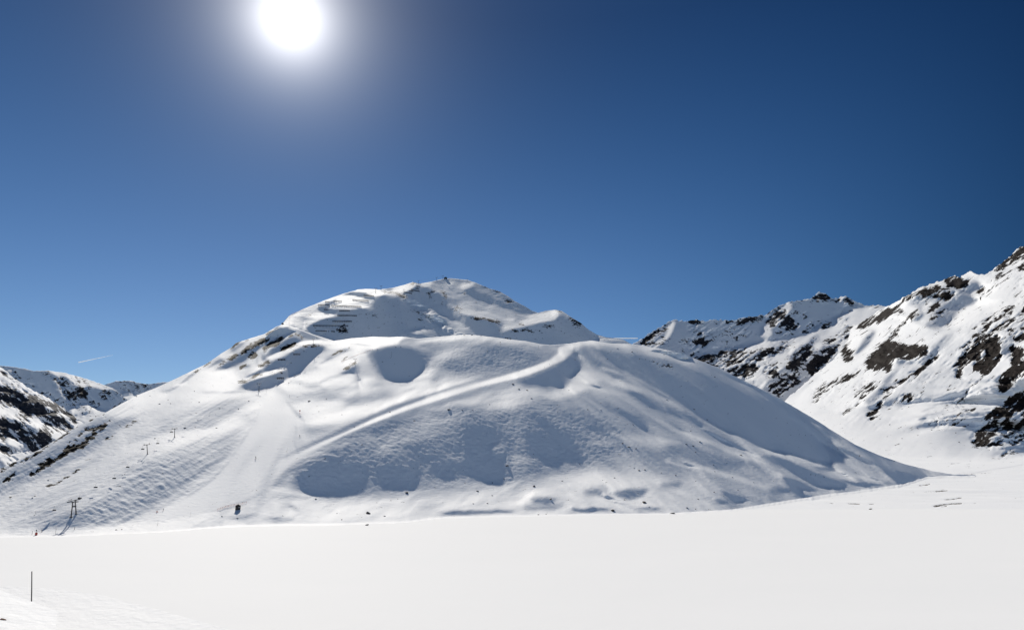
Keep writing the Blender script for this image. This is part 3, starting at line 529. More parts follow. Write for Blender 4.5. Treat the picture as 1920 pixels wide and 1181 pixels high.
L3 = far_layer((150, 400, 800, 705), (2.2, 1.6), CREST_L3, -.06, [
 (.42, 2, P(210,745, 227,735, 245,735, 258,742, 250,750, 215,770)), (.35, 1, P(245,730, 252,731, 256,735)), (.35, 1, P(240,713, 258,717, 250,718))], [(.3, 2, P(205,722, 240,716, 240,730, 220,728))],
 lambda L, tc: math.log(7800.) + np.log(.5 / (.55 - np.clip(L.T, 0, tc + .02))), 71, .3, (.6, .8))
# ---------------------------------------------------------------- materials of snow and rock
def snow_material(name, rock_scale=None, streak=None, dark=(.035, .028, .025), light=(.13, .11, .095), bump=.25, fine=.35):
    m = bpy.data.materials.new(name); m.use_nodes = True
    n, l = m.node_tree.nodes, m.node_tree.links
    b = n["Principled BSDF"]
    geo = n.new("ShaderNodeNewGeometry")
    svec = geo.outputs["Position"]
    if streak:                                                       # the outcrops run with the fall of the slope
        dv = Vector(streak).normalized()
        dp = n.new("ShaderNodeVectorMath"); dp.operation = 'DOT_PRODUCT'; dp.inputs[1].default_value = dv; l.new(svec, dp.inputs[0])
        scl = n.new("ShaderNodeVectorMath"); scl.operation = 'SCALE'; scl.inputs[0].default_value = dv * -.72; l.new(dp.outputs["Value"], scl.inputs["Scale"])
        ad = n.new("ShaderNodeVectorMath"); ad.operation = 'ADD'; l.new(svec, ad.inputs[0]); l.new(scl.outputs[0], ad.inputs[1]); svec = ad.outputs[0]
    def noise(scale, detail=5, rough=.55, vec=None):
        k = n.new("ShaderNodeTexNoise"); k.inputs["Scale"].default_value = scale; k.inputs["Detail"].default_value = detail; k.inputs["Roughness"].default_value = rough
        l.new(vec if vec is not None else geo.outputs["Position"], k.inputs["Vector"]); return k.outputs["Fac"]
    def mth(op, a, c=None, clamp=False):
        k = n.new("ShaderNodeMath"); k.operation = op; k.use_clamp = clamp
        for i, x in enumerate((a, c)):
            if x is None: continue
            if isinstance(x, (int, float)): k.inputs[i].default_value = x
            else: l.new(x, k.inputs[i])
        return k.outputs[0]
    snow = n.new("ShaderNodeMix"); snow.data_type = 'RGBA'; snow.inputs["A"].default_value = (.83, .845, .865, 1); snow.inputs["B"].default_value = (.90, .905, .91, 1)
    l.new(noise(.02), snow.inputs["Factor"])
    colour = snow.outputs["Result"]
    bm = n.new("ShaderNodeBump"); bm.inputs["Strength"].default_value = bump; bm.inputs["Distance"].default_value = 1.0
    h = mth('MULTIPLY', noise(fine, 6, .6), 1.2)
    if rock_scale:
        at = n.new("ShaderNodeAttribute"); at.attribute_name = "rock"
        q = mth('ADD', at.outputs["Fac"], mth('MULTIPLY', mth('SUBTRACT', noise(rock_scale, 9, .72, svec), .5), 3.3))
        f = mth('MULTIPLY', mth('SUBTRACT', q, .5), 14.0, True)
        rc = n.new("ShaderNodeMix"); rc.data_type = 'RGBA'; rc.inputs["A"].default_value = (*dark, 1); rc.inputs["B"].default_value = (*light, 1)
        l.new(mth('MULTIPLY', mth('SUBTRACT', noise(rock_scale * 2.3, 6, .7), .38), 3.0, True), rc.inputs["Factor"])
        mx = n.new("ShaderNodeMix"); mx.data_type = 'RGBA'; l.new(f, mx.inputs["Factor"]); l.new(colour, mx.inputs["A"]); l.new(rc.outputs["Result"], mx.inputs["B"])
        colour = mx.outputs["Result"]
        h = mth('ADD', h, mth('MULTIPLY', mth('MULTIPLY', f, noise(rock_scale * 1.6, 7, .65)), 2.5 / rock_scale * .25))
        l.new(mth('SUBTRACT', .10, mth('MULTIPLY', f, .04)), b.inputs["Specular IOR Level"])
    else:
        b.inputs["Specular IOR Level"].default_value = .1
    l.new(h, bm.inputs["Height"]); l.new(bm.outputs[0], b.inputs["Normal"])
    l.new(colour, b.inputs["Base Color"]); b.inputs["Roughness"].default_value = .72; b.inputs["IOR"].default_value = 1.31
    return m

def grid_mesh(name, X, Y, Z, mat, attrs=None):
    """a sheet from 2-D arrays of coordinates"""
    ny, nx = X.shape; me = bpy.data.meshes.new(name)
    co = np.stack([X, Y, Z], -1).reshape(-1, 3).astype(np.float32)
    i = np.arange(ny * nx).reshape(ny, nx)
    q = np.stack([i[:-1, :-1], i[:-1, 1:], i[1:, 1:], i[1:, :-1]], -1).reshape(-1, 4).astype(np.int32)
    me.vertices.add(len(co)); me.vertices.foreach_set("co", co.ravel())
    me.loops.add(q.size); me.loops.foreach_set("vertex_index", q.ravel())
    me.polygons.add(len(q)); me.polygons.foreach_set("loop_start", np.arange(0, q.size, 4, dtype=np.int32))
    me.polygons.foreach_set("use_smooth", np.ones(len(q), bool))
    me.update(calc_edges=True)
    for k, v in (attrs or {}).items():
        a = me.attributes.new(k, 'FLOAT', 'POINT'); a.data.foreach_set("value", v.ravel().astype(np.float32))
    me.materials.append(mat)
    o = bpy.data.objects.new(name, me); col.objects.link(o)
    return o

HILLS = {}
BACK = np.array([3., 8, 18, 35, 65, 120, 200, 320])
def relief(name, L, crest, bottom, us, rows, mat, rough=None, crag=0.0, crag_seed=7, back_scale=1.0, back_slope=.45, crest_jag=0.0, skirt=None):
    """turn a solved layer into a hill: the side one sees, a rolled-over far side and a foot that runs underground"""
    s = px2st(np.arange(us[0], us[1], us[2]), 590.5)[0]
    tt = curve_t(crest, s); tb = bottom(s)
    if crest_jag: tt = tt + crest_jag / FPX * fbm(s * FPX / 5, s * 0 + crag_seed, crag_seed, 3)
    tb = np.minimum(tb, tt - .001)
    eta = np.linspace(0, 1, rows)[:, None]
    T = tb[None] + (tt - tb)[None] * eta; Sg = np.broadcast_to(s[None], T.shape)
    w = L.samp(L.w, Sg, T); Y = np.exp(w)
    at = {k: L.samp(v, Sg, T) for k, v in L.attr.items()}
    if crag and 'rock' in at:
        k = np.clip(at['rock'], .03, 1); sc_ = crag * 1.3
        Y = Y * (1 - 0) + k * sc_ * (1 - 2.2 * np.abs(fbm(Sg * Y / (sc_ * 3.6) + T * Y / (sc_ * 6), T * Y / (sc_ * 3) - Sg * Y / (sc_ * 7), crag_seed, 5, .58))) * .8
    X = Sg * Y; Z = HC + T * Y
    if rough is not None: Z = Z + rough(L, X, Y, Sg, T) * np.clip((1 - eta) * 60, 0, 1) * np.clip(eta * 25, 0, 1)
    HILLS[name] = (s, X, Y, Z)
    # far side
    d = (BACK * back_scale)[:, None]; y2 = Y[-1][None] + d
    z2 = Z[-1][None] - back_slope * d * np.clip(d / (60 * back_scale), .25, 1.0)
    x2 = s[None] * y2
    # foot
    dd_ = np.array([[30.0], [10.0], [3.0]]); y0 = Y[0][None] - dd_; x0 = s[None] * y0
    z0 = Z[0][None] + (ground_z(0, y0) - ground_z(0, Y[0][None])) - np.array([[1.6], [.3], [.06]])
    if skirt is not None: x0 = np.concatenate([x0[:1], x0]); y0 = np.concatenate([y0[:1], y0]); z0 = np.concatenate([0 * z0[:1] + skirt, z0])
    X, Y, Z = np.concatenate([x0, X, x2]), np.concatenate([y0, Y, y2]), np.concatenate([z0, Z, z2])
    ats = {k: np.concatenate([np.repeat(v[:1], len(x0), 0), v, np.repeat(v[-1:], len(x2), 0)]) for k, v in at.items()}
    o = grid_mesh(name, X, Y, Z, mat, ats); o['kind'] = 'structure'
    return o

def place(hill, u, v):
    """the point of a hill's surface that the ray through photo point (u, v) meets"""
    s, X, Y, Z = HILLS[hill]; su, tv = px2st(u, v); su = float(su); tv = float(tv)
    f = (su - s[0]) / (s[1] - s[0]); j = int(np.clip(math.floor(f), 0, len(s) - 2)); f = min(max(f - j, 0.0), 1.0)
    y = Y[:, j] * (1 - f) + Y[:, j + 1] * f; z = Z[:, j] * (1 - f) + Z[:, j + 1] * f
    t = (z - HC) / y; k = np.where(t >= tv)[0]
    k = len(t) - 1 if len(k) == 0 else int(k[0])
    if k == 0: yy, zz = y[0], z[0]
    else:
        g = min(max((tv - t[k - 1]) / max(t[k] - t[k - 1], 1e-9), 0.0), 1.0); yy = y[k - 1] * (1 - g) + y[k] * g; zz = z[k - 1] * (1 - g) + z[k] * g
    return Vector((su * yy, yy, zz))

PISTE = P(498,735, 535,738, 546,765, 568,786, 562,815, 600,824, 700,778, 800,742, 900,711, 1000,683, 1040,655, 1075,648, 1074,662, 1020,692, 960,711, 900,725, 800,757, 700,795, 640,819, 570,857, 545,880, 520,905, 480,935, 440,949, 360,966, 290,972, 350,930, 400,897, 430,865, 455,827, 478,790, 491,760)
MOGUL = P(225,905, 250,880, 300,855, 345,838, 420,815, 425,845, 395,875, 350,915, 300,945, 260,962, 190,985, 150,980, 170,945)
MOGUL2 = P(330,815, 380,775, 420,745, 470,740, 465,770, 440,790, 400,800)
F.attr['rock'] = F.paint([
 (.66, 1.2, P(90,868, 110,858, 130,845, 150,835), 7), (.6, 1.2, P(58,890, 75,880, 95,868), 7), (.62, 1.2, P(140,842, 158,830, 175,815), 8), (.6, 1, P(115,852, 128,838, 140,825), 5), (.58, 1, P(150,815, 165,805, 183,802, 198,800), 6), (.6, 1.2, P(150,840, 163,822, 178,810, 190,805), 6),
 (.55, 1, P(40,868, 60,855, 80,845, 100,830, 120,815, 137,806, 155,794), 4), (.5, 1.2, P(190,800, 205,788), 5), (.55, 1, P(230,805, 243,796, 253,790), 4), (.5, 1, P(200,822, 214,815), 4), (.5, 1, P(5,882, 15,876, 30,868), 5), (.58, 1, P(8,905, 20,895, 30,886), 6), (.5, 1, P(70,875, 85,862, 96,855), 4),
 (.5, 1, P(85,915, 105,905, 125,893, 145,880), 4), (.4, 1, P(15,935, 40,925), 3), (.42, 1, P(160,790, 175,785, 198,775), 3),
 (.62, 1.2, P(434,655, 441,646, 450,640, 465,636), 4), (.5, 1, P(384,686, 395,678), 4), (.45, 1, P(355,702, 375,693), 3), (.5, 1.2, P(405,690, 425,675, 445,664), 4), (.7, 1.2, P(433,674, 440,666), 7), (.66, 1.2, P(455,660, 470,650, 485,642, 500,636), 8), (.72, 1.2, P(502,628, 515,622, 526,618), 8), (.75, 1.2, P(497,655, 505,648, 515,644), 8), (.72, 1.2, P(515,645, 522,638, 528,634), 10), (.75, 1.2, P(528,655, 540,650, 552,645), 7),
 (.7, 1.2, P(470,670, 478,663), 9), (.5, 1, P(540,632, 556,626, 568,634), 4), (.72, 1.2, P(488,686, 497,682, 505,678), 6), (.6, 1.2, P(453,690, 462,683), 6), (.5, 1, P(455,718, 468,712, 480,704), 4), (.6, 1, P(482,703, 494,702), 4), (.5, 1, P(505,701, 528,697), 3), (.6, 1, P(450,716, 462,714), 5), (.5, 1.5, P(560,650, 575,648, 600,648), 4), (.45, 1, P(550,660, 560,655), 4),
 (.55, 1, P(622,665, 640,658, 655,652), 3), (.6, 1, P(645,692, 655,686, 668,680), 4), (.5, 1, P(640,680, 646,672, 650,668), 3), (.3, 3, P(1225,676, 1260,690), 8),
], np.zeros_like(F.S)) * 1.75; F.attr['rock'] = gblur(F.attr['rock'], 1.1, 1.4); F.attr['rock'] = F.attr['rock'] + np.clip(F.attr['rock'] * 3, 0, 1) * (.8 * fbm((F.U * .75 - F.V * .66) / 14, (F.U * .66 + F.V * .75) / 3.2, 88, 4, .7) + .25 * fbm(F.U / 5, F.V / 4, 89, 2))
U.attr['rock'] = U.paint([
 (.6, 1, P(770,534, 776,529, 788,531), 4), (.5, 1, P(720,547, 745,550, 762,556), 4), (.5, 1, P(745,553, 760,560), 3), (.7, 1, P(803,549, 806,551), 4), (.65, 1, P(804,556, 806,558), 4), (.5, 1, P(826,545, 832,552, 838,558), 4), (.55, 1, P(830,566, 833,572), 3), (.5, 1, P(852,580, 862,586), 4), (.55, 1, P(905,597, 920,600, 935,605), 5), (.45, 1, P(890,595, 905,598), 4), (.7, 1, P(950,564, 958,566), 4),
 (.55, 1, P(905,535, 925,543, 940,549), 3), (.65, 1, P(1070,597, 1080,602, 1090,608), 4), (.5, 1, P(1072,605, 1085,612), 4), (.5, 1, P(960,622, 985,618, 1000,622), 4), (.55, 1, P(1010,618, 1015,622), 3), (.6, 1, P(945,634, 958,634), 3), (.5, 1, P(1020,610, 1040,612), 4), (.5, 1, P(775,582, 800,592, 812,602), 3), (.6, 1, P(633,617, 640,622, 648,618), 6), (.5, 1, P(605,578, 620,574), 3), (.5, 1, P(575,592, 585,588), 3), (.55, 1, P(1043,582, 1055,584), 3),
 (.7, .8, P(812,545, 816,548), 3), (.7, .8, P(700,590, 706,595), 3), (.6, .8, P(686,588, 690,592), 3), (.7, .8, P(785,598, 792,602), 3), (.7, .8, P(858,575, 866,580), 3), (.65, .8, P(868,548, 874,550), 3), (.7, .8, P(885,596, 896,599), 3), (.65, .8, P(974,607, 982,611), 3), (.7, .8, P(640,612, 646,610), 4), (.6, .8, P(832,548, 836,556), 3),
], np.zeros_like(U.S)) * 1.15; U.attr['rock'] = gblur(U.attr['rock'], 1.0, 1.2) * 1.25 + .10
ng = (1 - F.mask(PISTE, 2.5)); mog = F.mask(MOGUL, 10) + .8 * F.mask(MOGUL2, 10)
rgh = F.mask(P(780,640, 1020,645, 1030,690, 900,720, 780,700), 12) + F.mask(P(560,850, 700,800, 1000,740, 1160,800, 1160,860, 960,900, 560,905), 12) + .4 * F.mask(P(-100,1000, 0,900, 400,740, 640,700, 560,840, 300,1000), 15)
def rough_front(L, X, Y, Sg, T):
    a = L.samp(ng, Sg, T); g = L.samp(mog, Sg, T); r = L.samp(rgh, Sg, T)
    fine = fbm(X / 3.4, Y / 2.8, 91, 3) * (.11 + .27 * r) + fbm(X / 22 + Y / 60, Y / 30, 95, 2) * .3 * (.4 + r)
    mg = fbm((X + .5 * Y) / 5.5, (Y - .3 * X) / 3.6, 97, 3)
    U_, V_ = st2px(Sg, T); rt = np.clip((U_ - 1000) / 150, 0, 1); lf = np.clip((540 - U_) / 150, 0, 1)
    rib = rt * .62 * fbm((U_ * .80 + V_ * .60) / 110, (-U_ * .60 + V_ * .80) / 8, 401, 4) + lf * .28 * fbm((U_ * .88 - V_ * .47) / 60, (U_ * .47 + V_ * .88) / 6, 403, 3)
    fine = fine + rib
    return a * (fine + g * mg * .33) + (1 - a) * .03 * fbm(X / 6, Y / 6, 99, 2)
def rough_upper(L, X, Y, Sg, T):
    return fbm(X / 9, Y / 7, 111, 3) * .35 + fbm(X / 40, Y / 40, 112, 2) * .8

mat_front = snow_material("packed_snow", .22, (-.75, -.35, -.55), dark=(.010, .009, .008), light=(.04, .032, .025), bump=.3, fine=.35)
mat_upper = snow_material("high_snow", .2, None, dark=(.022, .019, .018), light=(.07, .062, .056), bump=.3, fine=.25)
mat_crag = snow_material("crag_snow", .07, (-.72, -.25, -.6), dark=(.011, .0095, .009), light=(.046, .037, .033), bump=.35, fine=.12)
mat_peak = snow_material("peak_snow", .03, None, dark=(.016, .015, .017), light=(.058, .052, .052), bump=.35, fine=.06)
mat_lake = snow_material("lake_snow", None, bump=.10, fine=.06); mat_lake.node_tree.nodes["Principled BSDF"].inputs["Specular IOR Level"].default_value = .03; [setattr(q.inputs[k], "default_value", (.80, .81, .82, 1)) for q in mat_lake.node_tree.nodes if q.bl_idname == "ShaderNodeMix" for k in (6, 7)]
mat_floor = snow_material("floor_snow", .25, None, dark=(.05, .04, .035), light=(.14, .12, .10), bump=.12, fine=.1)
mat_bank = snow_material("bank_snow", None, bump=.15, fine=1.3); mat_bank.node_tree.nodes["Principled BSDF"].inputs["Specular IOR Level"].default_value = .1

front_hill = relief("front_hill", F, CREST_F, lambda s: curve_t(SHORE, s), (-150, 1786, 1.6), 240, mat_front, rough_front, crag=1.2, back_slope=.22, crest_jag=.35)
summit_hill = relief("summit_hill", U, CREST_U, lambda s: curve_t(CREST_F, s) - .006, (490, 1200, 1.6), 130, mat_upper, rough_upper, crag=2.0, crag_seed=17, back_slope=.5, crest_jag=.4, skirt=60)
right_mountain = relief("right_mountain", R1, CREST_R, lambda s: curve_t(BASE_R, s) - .012, (1440, 2050, 1.5), 300, mat_crag, None, crag=13, crag_seed=23, back_scale=2, crest_jag=2.5)
rocky_peaks = relief("rocky_peaks", R2, CREST_R2, lambda s: np.full_like(s, px2st(1400, 780)[1]), (1155, 1712, 1.5), 170, mat_peak, None, crag=34, crag_seed=29, back_scale=4, crest_jag=2.5, skirt=-5)
mat_left = snow_material("haze_tinted_crag_snow", .045, (.8, -.2, -.6), dark=(.024, .026, .033), light=(.075, .078, .09), bump=.35, fine=.1)  # haze painted into the rock colour: lighter and bluer
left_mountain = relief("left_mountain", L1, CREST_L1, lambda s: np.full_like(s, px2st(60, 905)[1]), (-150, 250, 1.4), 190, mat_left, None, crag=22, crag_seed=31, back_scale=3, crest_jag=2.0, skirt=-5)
glacier_mountain = relief("glacier_mountain", L2, CREST_L2, lambda s: np.full_like(s, px2st(100, 840)[1]), (-150, 295, 1.5), 120, mat_peak, None, crag=30, crag_seed=37, back_scale=5, crest_jag=.8, skirt=-5)
distant_mountain = relief("distant_mountain", L3, CREST_L3, lambda s: np.full_like(s, px2st(300, 795)[1]), (155, 395, 1.5), 60, mat_peak, None, crag=40, crag_seed=39, back_scale=8, crest_jag=1.2, skirt=-5)

# ---------------------------------------------------------------- frozen lake, valley floor and the near banks
gx = np.concatenate([[-14000, -6000, -3000], np.arange(-1500, 1501, 12.0), [3000, 6000, 14000]]); gy = np.concatenate([[-4000, -1500, -500], np.arange(-100, 760, 6.0), [1200, 3000, 6000, 14000]])
GX, GY = np.meshgrid(gx, gy)
near = np.exp(-((GX / 900) ** 2)) * np.clip((GY + 50) / 100, 0, 1) * np.clip((700 - GY) / 100, 0, 1)
lake = grid_mesh("frozen_lake", GX, GY, -.16 + near * (fbm(GX / 70 + GY / 200, GY / 30, 121, 3) * .16), mat_lake); lake['kind'] = 'structure'

us = np.arange(1330, 2200, 2.0); vs = np.arange(835, 972, .6)
UU, VV = np.meshgrid(us, vs[::-1]); Sg, Tg = px2st(UU, VV); Tg = np.minimum(Tg, .045)
Yg = ground_y(Tg); Xg = Sg * Yg
Zg = .085 * np.maximum(Yg - 600, -20) * 1.0 + (fbm(Xg / 60, Yg / 22, 131, 4) - .5) * .5 * np.clip((Yg - 605) / 60, 0, 1) - .14 + np.clip((Yg - 596) / 8, -1, 0) * 0
cr = np.zeros_like(UU)
def crack(pts, wd, val):
    global cr
    d = np.full(UU.shape, 1e9)
    for (ax, ay), (bx, by) in zip(pts[:-1], pts[1:]):
        vx, vy = bx - ax, by - ay; k = np.clip(((UU - ax) * vx + (VV - ay) * vy) / (vx * vx + vy * vy + 1e-9), 0, 1)
        d = np.minimum(d, np.hypot((UU - ax - k * vx) * .5, VV - ay - k * vy))
    cr = np.maximum(cr, val * np.clip(1.3 - d / wd, 0, 1))
for p, wd, v in ((P(1728,896, 1745,894, 1760,892, 1771,890), 1.1, .75), (P(1785,889, 1800,888.5), .8, .6), (P(1805,889, 1830,887, 1862,885), .6, .55), (P(1725,909, 1740,907.5, 1743,906), 1.0, .7), (P(1728,910, 1738,913), .6, .5), (P(1755,920.5, 1775,919), 1.0, .7), (P(1766,916, 1776,919), .7, .55), (P(1735,921, 1755,920), .6, .5),
                 (P(1772,935, 1790,933.5, 1803,931.5), 1.0, .66), (P(1753,948, 1760,947.5), 1.8, .85), (P(1762,946, 1778,944, 1790,943, 1802,942.5), 1.5, .82), (P(1764,948.5, 1774,948), 1.0, .7), (P(1804,943, 1830,942), .6, .5), (P(1591,943, 1612,944), .9, .62), (P(1630,944, 1638,944), .8, .6), (P(1550,942, 1562,943), .7, .55), (P(1784,868.5, 1800,867.5, 1813,866), .9, .6), (P(1770,875, 1778,874.5), .8, .55), (P(1545,924, 1555,925), .7, .5), (P(1904,932, 1920,931), .6, .45), (P(1712,922, 1714,922), .6, .5)):
    crack(p, wd * .95, v)
floor = grid_mesh("valley_floor", Xg, Yg, Zg - .5 * np.clip(cr, 0, 1), mat_floor, {'rock': cr}); floor['kind'] = 'structure'

def bank(name, crest, p, q, u, v, y, mat, us, down, rgh):
    """a near snow bank: a tilted sheet ending at a crest, then falling away to the lake"""
    s = px2st(np.arange(us[0], us[1], us[2]), 590.5)[0]; ss, ts = px2st(crest[:, 0], crest[:, 1]); tt = np.interp(s, ss, ts)
    s0, t0 = px2st(u, v); k = y * (t0 - p * s0 - q)
    T = tt[None] - (down * np.linspace(1, 0, 140)[:, None] ** 1.5); Sg = np.broadcast_to(s[None], T.shape)
    d = np.minimum(T - p * Sg - q, -.02); Y = k / d; X = Sg * Y; Z = HC + T * Y + rgh(X, Y)
    HILLS[name] = (s, X, Y, Z)
    dd = np.array([.3, .8, 1.6, 3, 6, 12, 25, 60])[:, None]; y2 = Y[-1][None] + dd; z2 = Z[-1][None] + (tt[None] - .02) * dd - .01 * dd ** 1.6
    o = grid_mesh(name, np.concatenate([X, s[None] * y2]), np.concatenate([Y, y2]), np.concatenate([Z, z2]), mat); o['kind'] = 'structure'
    return o
bank_far = bank("snow_bank", P(-300,1096, -100,1096, 0,1099, 60,1101, 120,1105, 200,1117, 300,1143, 400,1172, 430,1181, 520,1215, 700,1300), -.05, .075, 100, 1103, 80.0, mat_bank, (-290, 690, 1.6), .16,
                lambda X, Y: fbm(X / 2.5 + Y * .1, Y / 1.2 + X * .35, 141, 4) * .025 + fbm(X / 14, Y / 10, 143, 2) * .06)
bank_near = bank("snow_slope", P(-300,1040, -100,1076, 0,1105, 60,1127, 100,1142, 130,1162, 150,1181, 190,1230), -.16, -.04, 60, 1127, 42.0, mat_bank, (-290, 185, 1.2), .2,
                lambda X, Y: fbm(X / 3, Y / 2, 151, 4) * .02)
# ---------------------------------------------------------------- things
rnd = random.Random(11)
def paint_mat(name, rgb, rough=.6, metal=0.0, var=.25, scale=3.0):
    m = bpy.data.materials.new(name); m.use_nodes = True; n, l = m.node_tree.nodes, m.node_tree.links; b = n["Principled BSDF"]
    k = n.new("ShaderNodeTexNoise"); k.inputs["Scale"].default_value = scale; k.inputs["Detail"].default_value = 6
    tcn = n.new("ShaderNodeTexCoord"); l.new(tcn.outputs["Object"], k.inputs["Vector"])
    mx = n.new("ShaderNodeMix"); mx.data_type = 'RGBA'; mx.inputs["A"].default_value = (*[c * (1 - var) for c in rgb], 1); mx.inputs["B"].default_value = (*[min(1, c * (1 + var)) for c in rgb], 1)
    l.new(k.outputs["Fac"], mx.inputs["Factor"]); l.new(mx.outputs["Result"], b.inputs["Base Color"])
    b.inputs["Roughness"].default_value = rough; b.inputs["Metallic"].default_value = metal
    return m
M_STEEL = paint_mat("weathered_steel", (.055, .05, .048), .55, .3)
M_STEEL2 = paint_mat("dark_steel", (.03, .03, .032), .5, .3)
M_SEAT = paint_mat("black_seat", (.02, .02, .022), .6)
M_WOOD = paint_mat("grey_wood", (.06, .048, .04), .8, 0, .4, 6)
M_DARKWOOD = paint_mat("dark_wood", (.022, .018, .016), .8, 0, .4, 4)
M_ROOF = paint_mat("dark_roof", (.03, .03, .033), .6)
M_RED = paint_mat("red_fabric", (.45, .06, .04), .7)
M_ORANGE = paint_mat("orange_net", (.55, .30, .22), .8)
M_ROCK = paint_mat("boulder_rock", (.055, .045, .038), .9, 0, .6, 1.5)
M_EARTH = paint_mat("brown_earth", (.11, .05, .03), .95, 0, .6, 12)
M_GLASS = paint_mat("window_pane", (.35, .36, .38), .2)
M_BLUE = paint_mat("dark_blue_clothing", (.03, .04, .07), .8)
M_SKIN = paint_mat("skin", (.45, .27, .19), .6)
M_WHITE = paint_mat("snow_cap", (.85, .86, .88), .7)
M_POLE = paint_mat("thin_pole", (.035, .03, .033), .6)

def tube(bm, a, b, r0, r1=None, n=8):
    a = Vector(a); b = Vector(b); r1 = r0 if r1 is None else r1
    d = (b - a).normalized(); x = d.orthogonal().normalized(); y = d.cross(x)
    ra = [bm.verts.new(a + (x * math.cos(i * 2 * math.pi / n) + y * math.sin(i * 2 * math.pi / n)) * r0) for i in range(n)]
    rb = [bm.verts.new(b + (x * math.cos(i * 2 * math.pi / n) + y * math.sin(i * 2 * math.pi / n)) * r1) for i in range(n)]
    for i in range(n): bm.faces.new((ra[i], ra[(i + 1) % n], rb[(i + 1) % n], rb[i]))
    bm.faces.new(ra[::-1]); bm.faces.new(rb)
def box(bm, c, sx, sy, sz, rot=None):
    m = Matrix.Translation(Vector(c)) @ (rot.to_4x4() if rot is not None else Matrix()) @ Matrix.Diagonal((sx, sy, sz, 1))
    r = bmesh.ops.create_cube(bm, size=1.0, matrix=m)
    return r['verts']
def obj(name, bm, mat, parent=None, bevel=0.0):
    if bevel: bmesh.ops.bevel(bm, geom=list(bm.edges), offset=bevel, segments=1, affect='EDGES')
    me = bpy.data.meshes.new(name); bm.normal_update(); bm.to_mesh(me); bm.free(); me.materials.append(mat)
    o = bpy.data.objects.new(name, me); col.objects.link(o); o.parent = parent
    return o
def tag(o, label, cat, group=None):
    o['label'] = label; o['category'] = cat
    if group: o['group'] = group
    return o
def thing(name, label, cat, loc, rotz=0.0, group=None):
    o = bpy.data.objects.new(name, None); col.objects.link(o); o.empty_display_size = .5
    o.location = loc; o.rotation_euler = (0, 0, rotz)
    return tag(o, label, cat, group)
def copy_tree(o, parent=None):
    c = o.copy(); col.objects.link(c); c.parent = parent
    for ch in [k for k in bpy.data.objects if k.parent == o]: copy_tree(ch, c)
    return c

# ---- lift pylons (built 10 m tall; the arm lies along the local x axis)
def make_pylon():
    t = thing("lift_pylon", "", "lift pylon", (0, 0, 0), 0, "chairlift pylons on the snowy hill")
    bm = bmesh.new(); tube(bm, (0, 0, -2), (0, 0, 9.6), .36, .24, 12); obj("mast", bm, M_STEEL, t)
    bm = bmesh.new(); box(bm, (0, 0, .15), 1.3, 1.3, .5); obj("footing", bm, M_STEEL, t, .06)
    bm = bmesh.new(); box(bm, (0, 0, 9.6), 5.4, .34, .36); box(bm, (0, 0, 9.2), 1.6, .28, .3); obj("crossarm", bm, M_STEEL, t, .04)
    for sx in (-1, 1):
        bm = bmesh.new(); box(bm, (sx * 2.6, 0, 9.45), .22, 3.0, .26); w = obj("sheave_beam", bm, M_STEEL2, t, .03)
        bm = bmesh.new()
        for k in range(6): tube(bm, (sx * 2.6 - .12, -1.3 + k * .52, 9.66), (sx * 2.6 + .12, -1.3 + k * .52, 9.66), .22, .22, 12)
        obj("sheave_wheels", bm, M_STEEL2, w)
        bm = bmesh.new(); tube(bm, (sx * 2.1, 0, 9.6), (sx * 2.5, 0, 11.0), .09); tube(bm, (sx * 1.5, 0, 10.9), (sx * 3.1, 0, 10.9), .08); obj("lifting_frame", bm, M_STEEL, t)
    bm = bmesh.new()
    for z in range(1, 19): tube(bm, (-.2, -.42, z * .5), (.2, -.42, z * .5), .03, n=5)
    for x in (-.2, .2): tube(bm, (x, -.42, .2), (x, -.42, 9.4), .03, n=5)
    obj("ladder", bm, M_STEEL2, t)
    return t
PYL = [  # hill, base, height in metres, lean (radians, in the picture plane), label
 ("front_hill", 133.2, 970, 9.3, -.02, "front one of the twin grey lift pylons at the foot of the hill"),
 ("front_hill", 142.8, 963.5, 8.6, -.20, "rear leaning one of the twin lift pylons at the foot of the hill"),
 ("front_hill", 276.6, 851.5, 7.6, -.18, "leaning lift pylon casting the longest shadow down the moguls"),
 ("front_hill", 327.4, 820, 7.6, -.10, "lift pylon on the snow brow above the mogul field"),
 ("front_hill", 485.5, 733, 9.4, -.05, "dark lift pylon at the top of the groomed piste, before a shaded slope"),
 ("front_hill", 587.2, 645, 7.6, -.02, "thin lift pylon on the shoulder beside the snow road junction"),
 ("front_hill", 665.5, 684, 7.5, 0, "short lift pylon above the narrow cliff shadow by the bowl"),
 ("summit_hill", 704.4, 549.5, 9.6, 0, "lift pylon standing in front of the upper left ridge line"),
 ("summit_hill", 714.4, 544, 9.0, 0, "tallest looking lift pylon against the sky on the left ridge"),
 ("summit_hill", 757.3, 549, 7.2, 0, "lift pylon below the ridge beside short snow fences"),
 ("summit_hill", 784.5, 532, 7.0, 0, "lift pylon on the rocky knob of the ridge"),
 ("summit_hill", 818.6, 526, 7.0, 0, "lift pylon on the skyline just below the summit station"),
 ("summit_hill", 830.3, 524, 8.0, 0, "last lift pylon right beside the summit station"),
]
proto = make_pylon(); heads = []; pylons = []
for i, (hill, u, v, h, lean, lab) in enumerate(PYL):
    t = proto if i == 0 else copy_tree(proto)
    p = place(hill, u, v); t.location = p; k = h / 10.0; t.scale = (k, k, k); t['label'] = lab
    pylons.append(t)
base = [p.location.copy() for p in pylons]
lift_order = [0, 2, 3, 4, 5, 7, 9, 10, 11, 12]
